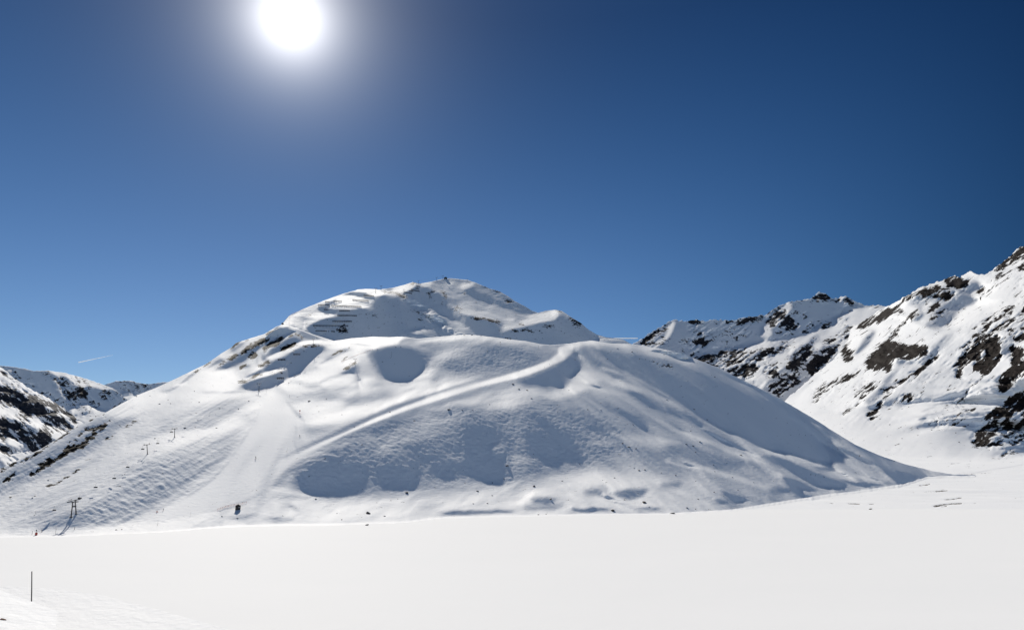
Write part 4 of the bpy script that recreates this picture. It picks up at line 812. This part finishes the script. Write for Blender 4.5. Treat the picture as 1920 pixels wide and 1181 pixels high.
for i, t in enumerate(pylons):
    if i in lift_order:
        j = lift_order.index(i); a = base[lift_order[max(j - 1, 0)]]; b = base[lift_order[min(j + 1, len(lift_order) - 1)]]
    elif i == 1: a, b = base[1], base[2]
    else: a, b = base[4], base[5]
    d = b - a; rz = math.atan2(d.y, d.x) - math.pi / 2
    t.rotation_euler = (Matrix.Rotation(PYL[i][4], 3, 'Y') @ Matrix.Rotation(rz, 3, 'Z')).to_euler()
bpy.context.view_layer.update()
strands = {-1: [], 1: []}
for i in lift_order:
    for sx in (-1, 1): strands[sx].append(pylons[i].matrix_world @ Vector((sx * 2.6, 0, 9.95)))
def cable_points(sx):
    pts = list(strands[sx]); s0, t0 = px2st(-170, 1030); off = Vector((s0 * 450, 450, HC + t0 * 450 + 8)); pts = [off] + pts; out = []
    for a, b in zip(pts[:-1], pts[1:]):
        for k in range(12):
            f = k / 12; q = a.lerp(b, f); q.z -= 4 * f * (1 - f) * (b - a).length * .018; out.append(q)
    out.append(pts[-1]); return out
cab = {}
for sx in (-1, 1):
    cab[sx] = cable_points(sx); bm = bmesh.new()
    for a, b in zip(cab[sx][:-1], cab[sx][1:]): tube(bm, a, b, .022, n=5)
    tag(obj("lift_cable", bm, M_STEEL2), "hair thin %s haul cable of the chairlift strung over the pylons" % ("near side" if sx < 0 else "far side"), "cable", "chairlift haul cables")
def make_chair():
    t = thing("lift_chair", "", "lift chair", (0, 0, 0), 0, "empty chairs hanging on the lift cable")
    bm = bmesh.new(); tube(bm, (0, 0, 0), (0, 0, -2.3), .05); obj("hanger", bm, M_STEEL2, t)
    bm = bmesh.new(); box(bm, (0, .1, -2.75), 2.2, .6, .14); obj("seat", bm, M_SEAT, t, .03)
    bm = bmesh.new(); box(bm, (0, .42, -2.4), 2.2, .12, .7, Matrix.Rotation(-.2, 3, 'X')); obj("backrest", bm, M_SEAT, t, .03)
    bm = bmesh.new()
    tube(bm, (-1.05, .35, -2.3), (1.05, .35, -2.3), .05)
    for x in (-1.05, 1.05): tube(bm, (x, .35, -2.3), (x, -.2, -2.65), .04)
    obj("frame", bm, M_STEEL2, t)
    return t
chp = make_chair(); first = True
CH = [(-1, 8.5), (-1, 67), (-1, 102), (1, 140), (-1, 150), (-1, 180), (1, 214.6), (1, 240), (-1, 268), (1, 296), (-1, 322), (1, 347), (1, 546), (1, 570), (-1, 594), (1, 616)]
CHL = ["chair of the lift farthest down at the edge of the lake", "chair of the lift low over the snow, downhill of the twin pylons", "chair of the lift nearest below the twin pylons",
 "chair hanging level with the heads of the twin pylons", "chair just uphill of the twin pylons on the near cable", "second chair uphill of the twin pylons", "chair midway between the twin pylons and the leaning pylon",
 "chair nearest below the leaning pylon with the long shadow", "chair hanging at the head of the leaning pylon", "chair hanging between the leaning pylon and the brow pylon", "chair hanging at the head of the brow pylon", "chair uphill of the brow pylon",
 "lowest of the chairs crossing the shaded rocky slope", "second lowest chair crossing the shaded rocky slope", "third chair crossing the shaded rocky slope", "highest chair above the snow road junction"]
for (sx, u), lab in zip(CH, CHL):
    best = None
    for a, b in zip(cab[sx][:-1], cab[sx][1:]):
        ua = float(st2px(a.x / a.y, 0)[0]); ub = float(st2px(b.x / b.y, 0)[0])
        pa = float(st2px(a.x / a.y, (a.z - HC) / a.y)[0]); pb = float(st2px(b.x / b.y, (b.z - HC) / b.y)[0])
        if pa <= u <= pb: best = a.lerp(b, (u - pa) / max(pb - pa, 1e-6)); d = b - a; break
    if best is None: continue
    t = chp if first else copy_tree(chp); first = False
    t.location = best; t.rotation_euler = (0, 0, math.atan2(d.y, d.x) - math.pi / 2); t['label'] = lab

# ---- avalanche barriers
def snow_fence(hill, u0, v0, u1, v1, label, h=2.6):
    a = place(hill, u0, v0); b = place(hill, u1, v1)
    if abs(a.y - b.y) > 25: b = place(hill, u1, v1 + .6)
    d = b - a; L_ = Vector((d.x, d.y, 0)).length; t = thing("snow_fence", label, "snow fence", a, 0, "avalanche fences across the slope")
    n = max(2, int(round(L_ / 5.0)) + 1); bm = bmesh.new(); lean = Vector((0, -.35, 1)).normalized()
    for k in range(5):
        off = lean * (h * (.25 + .75 * k / 4)) + Vector((0, -.16, 0)); e = d.normalized() * .8
        q0 = off - e; q1 = d + off + e; r = .17
        tube(bm, q0, q1, r, n=4)
    obj("crossbeams", bm, M_DARKWOOD, t)
    for k in range(n):
        p = d * (k / (n - 1)); hz = place(hill, u0 + (u1 - u0) * k / (n - 1), v0 + (v1 - v0) * k / (n - 1)) - a
        p = Vector((p.x, p.y, p.z)); bm = bmesh.new(); tube(bm, p - lean * 1.2, p + lean * h * 1.05, .15, n=6); tube(bm, p + lean * h * .7, p + Vector((0, 1.6, .2)), .10, n=6)
        obj("support_post", bm, M_STEEL2, t)
    return t
SF = [("summit_hill", 661, 563.5, 691, 565, "avalanche fence second from the top, under the upper left ridge"), ("summit_hill", 682, 555, 701, 555.6, "topmost avalanche fence just below the upper left ridge"),
 ("summit_hill", 597, 573.5, 617, 573, "avalanche fence nearest the skyline on the lit upper slope"), ("summit_hill", 622, 574.5, 677, 575.8, "long straight avalanche fence below the second from the top"), ("summit_hill", 608, 582, 615, 582, "very short avalanche fence beside the lit snow road"),
 ("summit_hill", 636, 584, 655, 584, "dense medium avalanche fence in the middle of the stack"), ("summit_hill", 633, 593, 668.5, 593.6, "avalanche fence at the tip of the lit snow road"), ("summit_hill", 624, 603.7, 659, 604, "avalanche fence third from the bottom of the stack"),
 ("summit_hill", 588, 612, 652, 612.6, "longest avalanche fence near the bottom of the stack"), ("summit_hill", 592.5, 622, 612, 622.4, "lowest avalanche fence, left of a rocky patch"), ("summit_hill", 648, 624.4, 652, 624.4, "tiny avalanche fence at the right of the rocky patch"), ("summit_hill", 622, 622.8, 627, 623.2, "tiny avalanche fence at the left of the rocky patch"),
 ("summit_hill", 626, 566, 640, 566.4, "faint avalanche fence on the sunlit upper slope"), ("summit_hill", 610, 567.5, 617, 567.5, "short faint avalanche fence close to the skyline"),
 ("summit_hill", 759, 549.5, 772, 551.6, "slanting avalanche fence beside the pylon below the ridge"), ("summit_hill", 768, 547, 774.5, 547.8, "small avalanche fence above the slanting one by the pylon"), ("summit_hill", 772, 544.8, 786, 547.3, "avalanche fence right of the pylon below the ridge"),
 ("summit_hill", 780, 542.2, 785.5, 542.8, "short avalanche fence second below the rocky knob"), ("summit_hill", 781.5, 538.2, 786.5, 538.6, "short avalanche fence directly below the rocky knob"),
 ("front_hill", 551, 666, 562, 666, "uppermost fence on the shaded rocky slope left of the lift chairs"), ("front_hill", 522, 676, 534, 676, "middle fence on the shaded rocky slope"), ("front_hill", 520, 711, 532, 711, "lowest fence on the shaded rocky slope above the piste")]
for a in SF: snow_fence(*a)

# ---- red and orange safety nets
def safety_net(hill, pts, label, h=1.5, mat=M_ORANGE):
    q = []
    for (a, b) in zip(pts[:-1], pts[1:]):
        for k in range(6): q.append(place(hill, a[0] + (b[0] - a[0]) * k / 6, a[1] + (b[1] - a[1]) * k / 6))
    q.append(place(hill, *pts[-1])); o = q[0]
    t = thing("safety_net", label, "safety net", o, 0, "safety nets along the pistes"); bm = bmesh.new()
    for a, b in zip(q[:-1], q[1:]):
        for k in range(6): z = Vector((0, 0, h * (.2 + .8 * k / 5))); tube(bm, a - o + z, b - o + z, .022, n=4)
    obj("net", bm, mat, t)
    for p in q[::2]:
        bm = bmesh.new(); tube(bm, p - o - Vector((0, 0, .5)), p - o + Vector((0, 0, h * 1.1)), .05, n=6); obj("net_post", bm, M_RED, t)
safety_net("summit_hill", [(542.5, 607), (543, 593), (553, 585.5), (569, 580.5)], "red safety net curving along the upper left skyline", 1.8, M_RED)
safety_net("front_hill", [(640, 679), (667, 667), (699, 655.5)], "reddish safety net along the narrow road above the big bowl", 1.2)
safety_net("front_hill", [(408, 956.5), (422, 951.5), (439, 947.5), (462, 943)], "orange safety net beside the small dark hut", 1.3)

# ---- small hut at the foot of the piste
hp = place("front_hill", 446, 954.5)
hut = thing("hut", "small dark wooden hut at the foot of the groomed piste", "hut", hp, .25)
bm = bmesh.new(); box(bm, (0, 0, 1.0), 3.0, 2.6, 2.8); obj("wall", bm, M_DARKWOOD, hut, .03)
bm = bmesh.new()
pr = [(-1.75, 2.2), (0, 3.25), (1.75, 2.2), (1.75, 2.4), (0, 3.45), (-1.75, 2.4)]
va = [bm.verts.new((x, -1.55, z)) for x, z in pr]; vb = [bm.verts.new((x, 1.55, z)) for x, z in pr]
for i in range(6): bm.faces.new((va[i], va[(i + 1) % 6], vb[(i + 1) % 6], vb[i]))
bm.faces.new(va[:3] + va[3:]); bm.faces.new((vb[::-1])); bmesh.ops.recalc_face_normals(bm, faces=bm.faces); obj("roof", bm, M_ROOF, hut)
bm = bmesh.new(); vs_ = [bm.verts.new(c) for c in ((-1.5, -1.3, 2.4), (1.5, -1.3, 2.4), (0, -1.3, 3.25), (-1.5, 1.3, 2.4), (1.5, 1.3, 2.4), (0, 1.3, 3.25))]
bm.faces.new((vs_[0], vs_[1], vs_[2])); bm.faces.new((vs_[5], vs_[4], vs_[3])); obj("gable", bm, M_DARKWOOD, hut)
bm = bmesh.new(); box(bm, (.85, -1.32, 1.4), .7, .06, .9); wf = obj("window", bm, M_STEEL2, hut); bm = bmesh.new(); box(bm, (.85, -1.36, 1.4), .55, .03, .75); obj("pane", bm, M_GLASS, wf)
bm = bmesh.new(); box(bm, (-.6, -1.33, .8), .9, .06, 1.9); dr = obj("door", bm, M_WOOD, hut); bm = bmesh.new(); box(bm, (-.28, -1.39, .85), .06, .06, .18); obj("handle", bm, M_STEEL, dr)

# ---- summit station and summit mark
sp = place("summit_hill", 835, 523.5); sp.y += 4
st = thing("summit_station", "dark rounded lift station on the summit beside the last pylon", "lift station", sp, .2)
bm = bmesh.new(); box(bm, (0, 0, 1.2), 6.0, 5.0, 4.4); obj("wall", bm, M_STEEL2, st, .05)
bm = bmesh.new(); ra = []
for y in (-3, 3): ra.append([bm.verts.new((math.cos(a) * 3.6, y, 3.0 + math.sin(a) * 2.6)) for a in [i * math.pi / 12 for i in range(13)]])
for i in range(12): bm.faces.new((ra[0][i], ra[0][i + 1], ra[1][i + 1], ra[1][i]))
bm.faces.new(ra[0]); bm.faces.new(ra[1][::-1]); bmesh.ops.recalc_face_normals(bm, faces=bm.faces); obj("roof", bm, M_ROOF, st)
bm = bmesh.new(); box(bm, (-3.6, 0, .8), 1.6, 2.4, 3.6); obj("control_cabin", bm, M_DARKWOOD, st, .04)
cp = place("summit_hill", 876.3, 526.2)
cr_ = thing("summit_cross", "thin dark summit cross on the ridge right of the summit", "summit cross", cp)
bm = bmesh.new(); box(bm, (0, 0, 1.6), .35, .35, 5.0); obj("post", bm, M_DARKWOOD, cr_, .02)
bm = bmesh.new(); box(bm, (0, 0, 3.1), 1.9, .3, .3); obj("crossbar", bm, M_DARKWOOD, cr_, .02)

# ---- boulders
def boulder_mesh(seed, snow=False):
    r = random.Random(seed); bm = bmesh.new(); bmesh.ops.create_icosphere(bm, subdivisions=3, radius=1.0)
    sx, sy, sz = r.uniform(.8, 1.2), r.uniform(.7, 1.1), r.uniform(.55, .85); ph = [r.uniform(-9, 9) for _ in range(3)]
    cut = [(Vector((r.gauss(0, 1), r.gauss(0, 1), r.gauss(0, 1))).normalized(), r.uniform(.55, .85)) for _ in range(9)]
    for v in bm.verts:
        p = v.co.copy()
        for nrm, dd in cut:
            k = p.dot(nrm) - dd
            if k > 0: p -= nrm * k
        p *= 1 + .10 * float(vnoise(p.x * 2.4 + ph[0] + p.z, p.y * 2.4 + ph[1], seed)) + .05 * float(vnoise(p.x * 6 + p.z * 5, p.y * 6 + ph[2], seed + 3))
        v.co = (p.x * sx, p.y * sy, p.z * sz)
    return bm
bmeshes = []
for k in range(5):
    me = bpy.data.meshes.new("boulder"); bm = boulder_mesh(40 + k); bm.to_mesh(me); bm.free(); me.materials.append(M_ROCK); bmeshes.append(me)
cap_meshes = []
for k in range(5):
    me = bpy.data.meshes.new("snow_cap"); bm = boulder_mesh(40 + k)
    bmesh.ops.delete(bm, geom=[v for v in bm.verts if v.co.z < .22 or v.co.y < -.30], context='VERTS')
    for v in bm.verts: v.co = v.co * 1.05 + Vector((0, 0, .05))
    bm.to_mesh(me); bm.free(); me.materials.append(M_WHITE)
    for p in me.polygons: p.use_smooth = True
    cap_meshes.append(me)
bn = 0
def boulder(hill, u, v, px, label, group=None, cap=False, flat=1.0, mat=None):
    global bn
    p = place(hill, u, v); r = px * .5 / FPX * p.y * 1.08; k = bn % 5; bn += 1
    o = bpy.data.objects.new("boulder", bmeshes[k]); col.objects.link(o)
    o.location = p + Vector((0, 0, r * .12 * flat)); o.scale = (r * rnd.uniform(.95, 1.2), r * rnd.uniform(.8, 1.1), r * rnd.uniform(.8, 1.1) * flat); o.rotation_euler = (rnd.uniform(-.3, .3), rnd.uniform(-.3, .3), rnd.uniform(-.5, .5))
    tag(o, label, "boulder", group)
    if cap:
        c = bpy.data.objects.new("snow_cap", cap_meshes[k]); col.objects.link(c); c.parent = o
    return o
G = {
 'low': ("small dark rock poking out of the snow on the lower front slope", "rocks on the lower front slope"),
 'right': ("small dark rock on the wind-ribbed right flank of the hill", "rocks on the right flank"),
 'crest': ("small dark rock near the top of the snow road", "rocks near the top of the snow road"),
 'left': ("small dark rock on the upper left snow slope", "rocks on the upper left slope"),
 'shore': ("small rock lying at the edge of the frozen lake", "rocks along the lake edge"),
 'valley': ("small rock on the valley floor below the right mountain", "rocks on the valley floor"),
 'mid': ("small dark rock on the half lit slope below the snow road", "rocks below the snow road"),
 'piste': ("small rock on the bright slope right of the groomed piste", "rocks right of the piste"),
}
for g, pts in {
 'low': [(895, 920.5, 6), (923, 905, 4), (923, 929, 4), (887.5, 944, 4), (914, 943.5, 4.5), (1054, 901.5, 4), (1152, 895.8, 4), (945, 897.5, 3.5), (733, 938, 3), (746, 935, 2.5), (1198, 881.7, 5), (1209, 880.7, 5), (1189, 877.2, 3), (1240, 886.2, 3), (1267, 891.2, 4), (1217, 950, 3), (1087, 870, 3), (1130, 900, 2.5), (592, 935, 5)],
 'right': [(1167.6, 831.2, 5), (1179, 837.8, 6), (1192.5, 841, 4.5), (1287, 833.3, 5), (1312, 828.2, 6), (1300, 836.3, 5), (1304, 848, 4), (1389, 853.5, 6), (1338, 871.5, 4), (1295, 807.8, 3), (1302, 767.5, 4), (1338.6, 922.5, 4), (1309, 935.5, 4), (1383, 918.4, 3), (1373, 894.8, 4), (1413, 904.5, 3), (1520, 889.5, 3), (1545, 894, 3), (1326, 787, 4), (1250, 749.5, 4), (1340, 884, 3), (1187, 796, 3), (1218, 764, 2.5), (1101.6, 768, 4), (1126.7, 769, 3), (1185, 660, 4), (1210, 674, 3), (1199, 673, 3), (1158, 653.6, 3), (1245, 665, 4), (1340, 707, 4)],
 'crest': [(962, 720.5, 6), (973, 730, 5), (988.5, 732, 5), (996, 747, 5), (918, 758.5, 3), (1067, 731.3, 3), (1078, 674.5, 3), (871, 628.6, 4), (885, 628.4, 5), (902, 629.6, 3), (957, 635, 3), (742, 651, 4), (751, 650, 3.5), (708, 655, 3)],
 'left': [(373.5, 754, 4), (466, 751.6, 4), (447, 766.5, 3.5), (406, 802.5, 3.5), (365.6, 801, 3), (392, 779, 3), (299, 757.3, 4), (320, 756.5, 3.5), (315, 749.5, 3), (281, 742, 3), (364.6, 733.5, 3), (371, 788, 3), (412, 766, 3), (60.6, 933, 4), (346, 802.6, 3.5), (291, 822, 4), (234, 889, 2.5), (229, 891, 2.5), (90, 900, 4), (65, 930, 4), (256, 743, 4)],
 'shore': [(1009.5, 964.6, 4), (1024, 963.6, 3.5), (721.5, 967.5, 5), (1288, 951.8, 5), (1304, 954.2, 4), (218, 993, 5), (228, 992.5, 4), (445, 971.5, 4), (416, 967.6, 4), (641, 974, 4), (632, 962, 3)],
 'piste': [(598, 771.5, 3), (641, 777.4, 3), (612, 747.6, 3), (731.6, 773, 4), (664, 800, 2.5)],
 'mid': [(867, 769, 4), (886, 769, 3), (888, 784, 3), (785, 854.5, 2.5), (1000, 851, 2.5)],
}.items():
    for (u, v, px) in pts: boulder("front_hill", u, v, px * .78, G[g][0], G[g][1], flat=.7)
for (u, v, px) in [(1712.5, 865, 6), (1712, 860.4, 5), (1691, 822, 3.5), (1668, 796, 3), (1650, 785, 3), (1720, 803, 3), (1747, 806, 3), (1760, 783, 3), (1798, 829, 3.5)]: boulder("right_mountain", u, v, px * .85, G['valley'][0], G['valley'][1], flat=.7)
boulder("right_mountain", 1808, 799.5, 6, "lone dark rock on the open snow left of the big scree field", flat=.8)
boulder("front_hill", 762.5, 924, 6, "dark wedge shaped boulder below the second blue shadow", None)
boulder("front_hill", 951, 873.5, 4.5, "dark boulder at the lower edge of the largest blue shadow", None, True)
boulder("front_hill", 1001, 912, 6, "dark boulder on bright snow right of the pale avalanche streak", None)
boulder("front_hill", 1032.5, 936, 4.5, "snow capped boulder casting a narrow shadow above the shore", None, True)
boulder("front_hill", 1208, 942, 7, "brown boulder standing alone on the lowest snow terrace", None)
boulder("front_hill", 1149, 957.5, 7, "snow capped boulder beside the dark hollow at the shore", None, True)
boulder("front_hill", 842, 768.5, 5, "boulder with its own shadow on the half lit slope", None, True)
boulder("front_hill", 579.7, 752.5, 5, "grey boulder on the bright slope near the top of the piste", None)
boulder("summit_hill", 530, 607.5, 6, "dark rock pile on the left skyline beside the red net", None)
o = boulder("front_hill", 691.5, 962.5, 8.5, "long black boulder lying on the snow above the shore", None, True); o.scale.x *= 1.25; o.rotation_euler.y = .45
def lake_rock(u, v, px, label, group=None):
    s, t = px2st(u, v); y = float(ground_y(t)); o = boulder("front_hill", 500, 900, 4, label, group); r = px * .5 / FPX * y
    o.location = (float(s) * y, y, float(ground_z(0, y)) + .1); o.scale = (r * 1.3, r, r * .55)
    return o
lake_rock(688, 984, 7, "flat grey rock on the lake ice below the long black boulder")
lake_rock(1260, 962.8, 8, "flat rock on the lake shore at the right end of the hollows")
lake_rock(1631.6, 954, 6, "small dark mound standing alone on the flat valley snow")

# ---- poles and markers
def pole(hill, u, v, px, label, r=.05, mat=M_POLE, disc=None, name="marker_pole", cat="marker pole"):
    p = place(hill, u, v); h = px / FPX * p.y * 1.05
    t = thing(name, label, cat, p)
    bm = bmesh.new(); tube(bm, (0, 0, -.5), (0, 0, h), r, r * .9, 8); obj("shaft", bm, mat, t)
    bm = bmesh.new(); bmesh.ops.create_uvsphere(bm, u_segments=8, v_segments=5, radius=r * 1.3, matrix=Matrix.Translation((0, 0, h))); obj("cap", bm, mat, t)
    if disc:
        bm = bmesh.new(); box(bm, (0, -r * 1.4, h - disc * .6), disc, .08, disc); obj("sign_board", bm, M_RED if mat is M_RED else M_STEEL2, t, .02)
    return t
pole("front_hill", 103.5, 1003.5, 10, "tall thin pole on the lake edge right of the red pad", .06)
pole("front_hill", 59.8, 1003, 7, "short pole on the lake edge left of the red pad", .08)
pole("front_hill", 139.6, 992.5, 4, "short pole on the snow bank near the pylon shadows", .1)
pole("front_hill", 295.3, 985, 8, "thin pole on the snow bank below the piste foot", .05)
pole("front_hill", 357, 966, 6, "faint thin pole at the lower rim of the piste", .04)
pole("front_hill", 499.5, 735.5, 9, "thin pole at the top left corner of the piste", .06)
pole("front_hill", 542.8, 745, 5, "marker pole at the top right edge of the piste", .09)
pole("front_hill", 541.4, 721, 4, "small sign on a pole below the shaded rocky slope", .08, disc=1.0)
pole("front_hill", 562, 776, 7, "red piste marker with a square board beside the piste", .12, M_RED, 1.2)
pole("front_hill", 734, 670, 10, "lone pole inside the top of the big shadowed bowl", .09)
pole("front_hill", 938, 649, 8, "post on the dark patch below the round crest", .10, disc=.9)
pole("front_hill", 1010, 654, 6, "post on the crest left of the snow road bend", .09)
pole("front_hill", 1021, 690, 3.5, "edge marker on the outer rim of the snow road", .09)
pole("front_hill", 538, 848, 8, "faint marker pole where the road meets the piste", .05)
p = place("front_hill", 67, 1007.5)
pad = thing("crash_pad", "bright red crash pad wrapped round a short post by the lake", "crash pad", p)
bm = bmesh.new(); box(bm, (0, 0, .75), 1.25, .7, 1.5); obj("padding", bm, M_RED, pad, .18)
bm = bmesh.new(); tube(bm, (-.1, 0, -.4), (-.1, 0, 3.0), .1); obj("post", bm, M_STEEL2, pad)
bm = bmesh.new(); box(bm, (-.1, -.1, 2.7), .7, .1, .6); obj("sign_board", bm, M_STEEL, pad, .02)

# ---- skiers
def skier(p, facing, label, jacket, crouch=.25, sit=False, k=1.0):
    bm = bmesh.new(); lay = bm.verts.layers.skin.verify()
    J = {}
    def jt(n, co, r):
        v = bm.verts.new(co); v[lay].radius = (r, r); J[n] = v
    hipz = .95 - .35 * crouch if not sit else .30; lean = .18 + .25 * crouch
    jt('pel', (0, 0, hipz), .15); jt('abd', (0, lean * .4, hipz + .22), .15); jt('che', (0, lean * .8, hipz + .42), .18); jt('nec', (0, lean, hipz + .56), .07); jt('hd0', (0, lean + .03, hipz + .66), .10); jt('hd1', (0, lean + .04, hipz + .80), .10)
    for s, n in ((-1, 'l'), (1, 'r')):
        jt('hip' + n, (s * .11, 0, hipz - .06), .11)
        if sit: jt('kn' + n, (s * .16, .42, .42), .08); jt('an' + n, (s * .16, .72, .10), .06); jt('toe' + n, (s * .16, .92, .08), .05)
        else: jt('kn' + n, (s * .14, .08 + .22 * crouch, .50 - .05 * crouch), .08); jt('an' + n, (s * .14, -.04, .10), .06); jt('toe' + n, (s * .14, .18, .06), .05)
        jt('sh' + n, (s * .19, lean * .85, hipz + .48), .08); jt('el' + n, (s * .32, lean + .10, hipz + .24), .055); jt('wr' + n, (s * .30, lean + .34, hipz + .22), .045); jt('ha' + n, (s * .29, lean + .43, hipz + .22), .05)
    E = [('pel', 'abd'), ('abd', 'che'), ('che', 'nec'), ('nec', 'hd0'), ('hd0', 'hd1')]
    for n in 'lr': E += [('pel', 'hip' + n), ('hip' + n, 'kn' + n), ('kn' + n, 'an' + n), ('an' + n, 'toe' + n), ('che', 'sh' + n), ('sh' + n, 'el' + n), ('el' + n, 'wr' + n), ('wr' + n, 'ha' + n)]
    for a, b in E: bm.edges.new((J[a], J[b]))
    J['pel'][lay].use_root = True
    o = obj("person", bm, jacket); o.location = p; o.rotation_euler = (0, 0, facing); o.scale = (k, k, k)
    md = o.modifiers.new("skin", 'SKIN'); md.use_smooth_shade = True; sd = o.modifiers.new("sub", 'SUBSURF'); sd.levels = 1; sd.render_levels = 1
    tag(o, label, "person")
    bm = bmesh.new(); bmesh.ops.create_uvsphere(bm, u_segments=12, v_segments=8, radius=.135, matrix=Matrix.Translation((0, lean + .03, hipz + .77))); obj("helmet", bm, M_STEEL2, o)
    for s in (-1, 1):
        bm = bmesh.new(); box(bm, (s * .14, .25 if not sit else .75, .015), .09, 1.7, .03); obj("ski", bm, M_RED if jacket is not M_RED else M_BLUE, o, .01)
        bm = bmesh.new(); tube(bm, (s * .29, lean + .43, hipz + .26), (s * .42, lean + .2 - .3, .02), .012, n=5); obj("ski_pole", bm, M_STEEL2, o)
    return o
skier(place("front_hill", 479.8, 860), 2.4, "person in dark clothing skiing down the middle of the piste", M_BLUE, .3, k=1.3)
skier(place("front_hill", 562, 819), .6, "person in dark clothing standing on skis at the right edge of the piste", M_BLUE, .1, k=1.15)
skier(place("front_hill", 293.3, 960), -1.0, "person in red jacket sitting on the snow at the piste foot", M_RED, .4, True, k=1.1)
skier(place("front_hill", 306.6, 957), 2.0, "person in dark clothing standing uphill of the sitting person", M_BLUE, .1, k=.9)
skier(place("front_hill", 78.4, 997), 1.2, "person in dark clothing on the bank beyond the red pad", M_BLUE, .3, k=.9)
skier(place("front_hill", 562.5, 721), 2.2, "person in dark clothing below the shaded rocky slope", M_BLUE, .2, k=1.0)
skier(place("front_hill", 1030, 683.5), 2.6, "person skiing on the upper bend of the snow road", M_BLUE, .3, k=1.0)

# ---- contrails far away
def contrail(u0, v0, u1, v1, dist, r0, r1, label, alpha):
    pa, pb = [Vector((float(s) * dist, dist, HC + float(t) * dist)) for s, t in (px2st(u0, v0), px2st(u1, v1))]
    m = bpy.data.materials.new("contrail_ice"); m.use_nodes = True; n, l = m.node_tree.nodes, m.node_tree.links; b = n["Principled BSDF"]
    b.inputs["Base Color"].default_value = (.95, .95, .95, 1); b.inputs["Roughness"].default_value = 1.0; b.inputs["Specular IOR Level"].default_value = 0
    b.inputs["Alpha"].default_value = alpha
    b.inputs["Subsurface Weight"].default_value = 0.0; tr = n.new("ShaderNodeBsdfTranslucent"); tr.inputs[0].default_value = (.98, .98, .98, 1)
    tp = n.new("ShaderNodeBsdfTransparent"); mx = n.new("ShaderNodeMixShader"); mx.inputs[0].default_value = alpha; m2 = n.new("ShaderNodeMixShader"); m2.inputs[0].default_value = .6
    b.inputs["Alpha"].default_value = 1.0
    l.new(b.outputs[0], m2.inputs[1]); l.new(tr.outputs[0], m2.inputs[2]); l.new(tp.outputs[0], mx.inputs[1]); l.new(m2.outputs[0], mx.inputs[2]); l.new(mx.outputs[0], n["Material Output"].inputs[0])
    bm = bmesh.new(); N = 24; prev = None
    for k in range(N):
        f0, f1 = k / N, (k + 1) / N
        tube(bm, pa.lerp(pb, f0), pa.lerp(pb, f1), r0 + (r1 - r0) * f0, r0 + (r1 - r0) * f1, 10)
    bmesh.ops.delete(bm, geom=[f for f in bm.faces if len(f.verts) > 4], context='FACES')
    tag(obj("contrail", bm, m), label, "contrail")
contrail(1150, 634.2, 1196, 634.2, 50000, 34, 30, "thin straight white contrail low in the gap between hill and right peaks", .8)
contrail(147, 679.3, 212, 665.5, 60000, 40, 8, "faint slanting white contrail above the left mountains", .55)

# ---- foreground
fs, ft = [float(q) for q in px2st(60, 1126.5)]; fy = place("snow_slope", 60, 1126.5).y + 4.6
fp = Vector((fs * fy, fy, HC + ft * fy - .25))                       # it stands just beyond the brow of the bank
fpole = thing("snow_pole", "single thin dark snow pole standing behind the brow of the near bank", "snow pole", fp); h = 52 / FPX * fy * .95 + .25
fpole.rotation_euler = (0, math.radians(-7.5), 0)
bm = bmesh.new(); tube(bm, (0, 0, -.4), (-.004, 0, h * .5), .036, .033, 10); tube(bm, (-.004, 0, h * .5), (-.02, 0, h), .033, .029, 10); obj("shaft", bm, M_POLE, fpole)
bm = bmesh.new(); bmesh.ops.create_uvsphere(bm, u_segments=10, v_segments=6, radius=.033, matrix=Matrix.Translation((-.02, 0, h))); obj("cap", bm, M_STEEL2, fpole)
ep = place("snow_slope", 6, 1161)
bm = boulder_mesh(77); bmesh.ops.transform(bm, matrix=Matrix.Diagonal((.20, .12, .06, 1)), verts=bm.verts)
e1 = obj("earth_clod", bm, M_EARTH); e1.location = ep + Vector((0, 0, .01)); e1.rotation_euler = (0, .25, 0); tag(e1, "reddish brown clod of earth showing through the near snow bank", "clod")
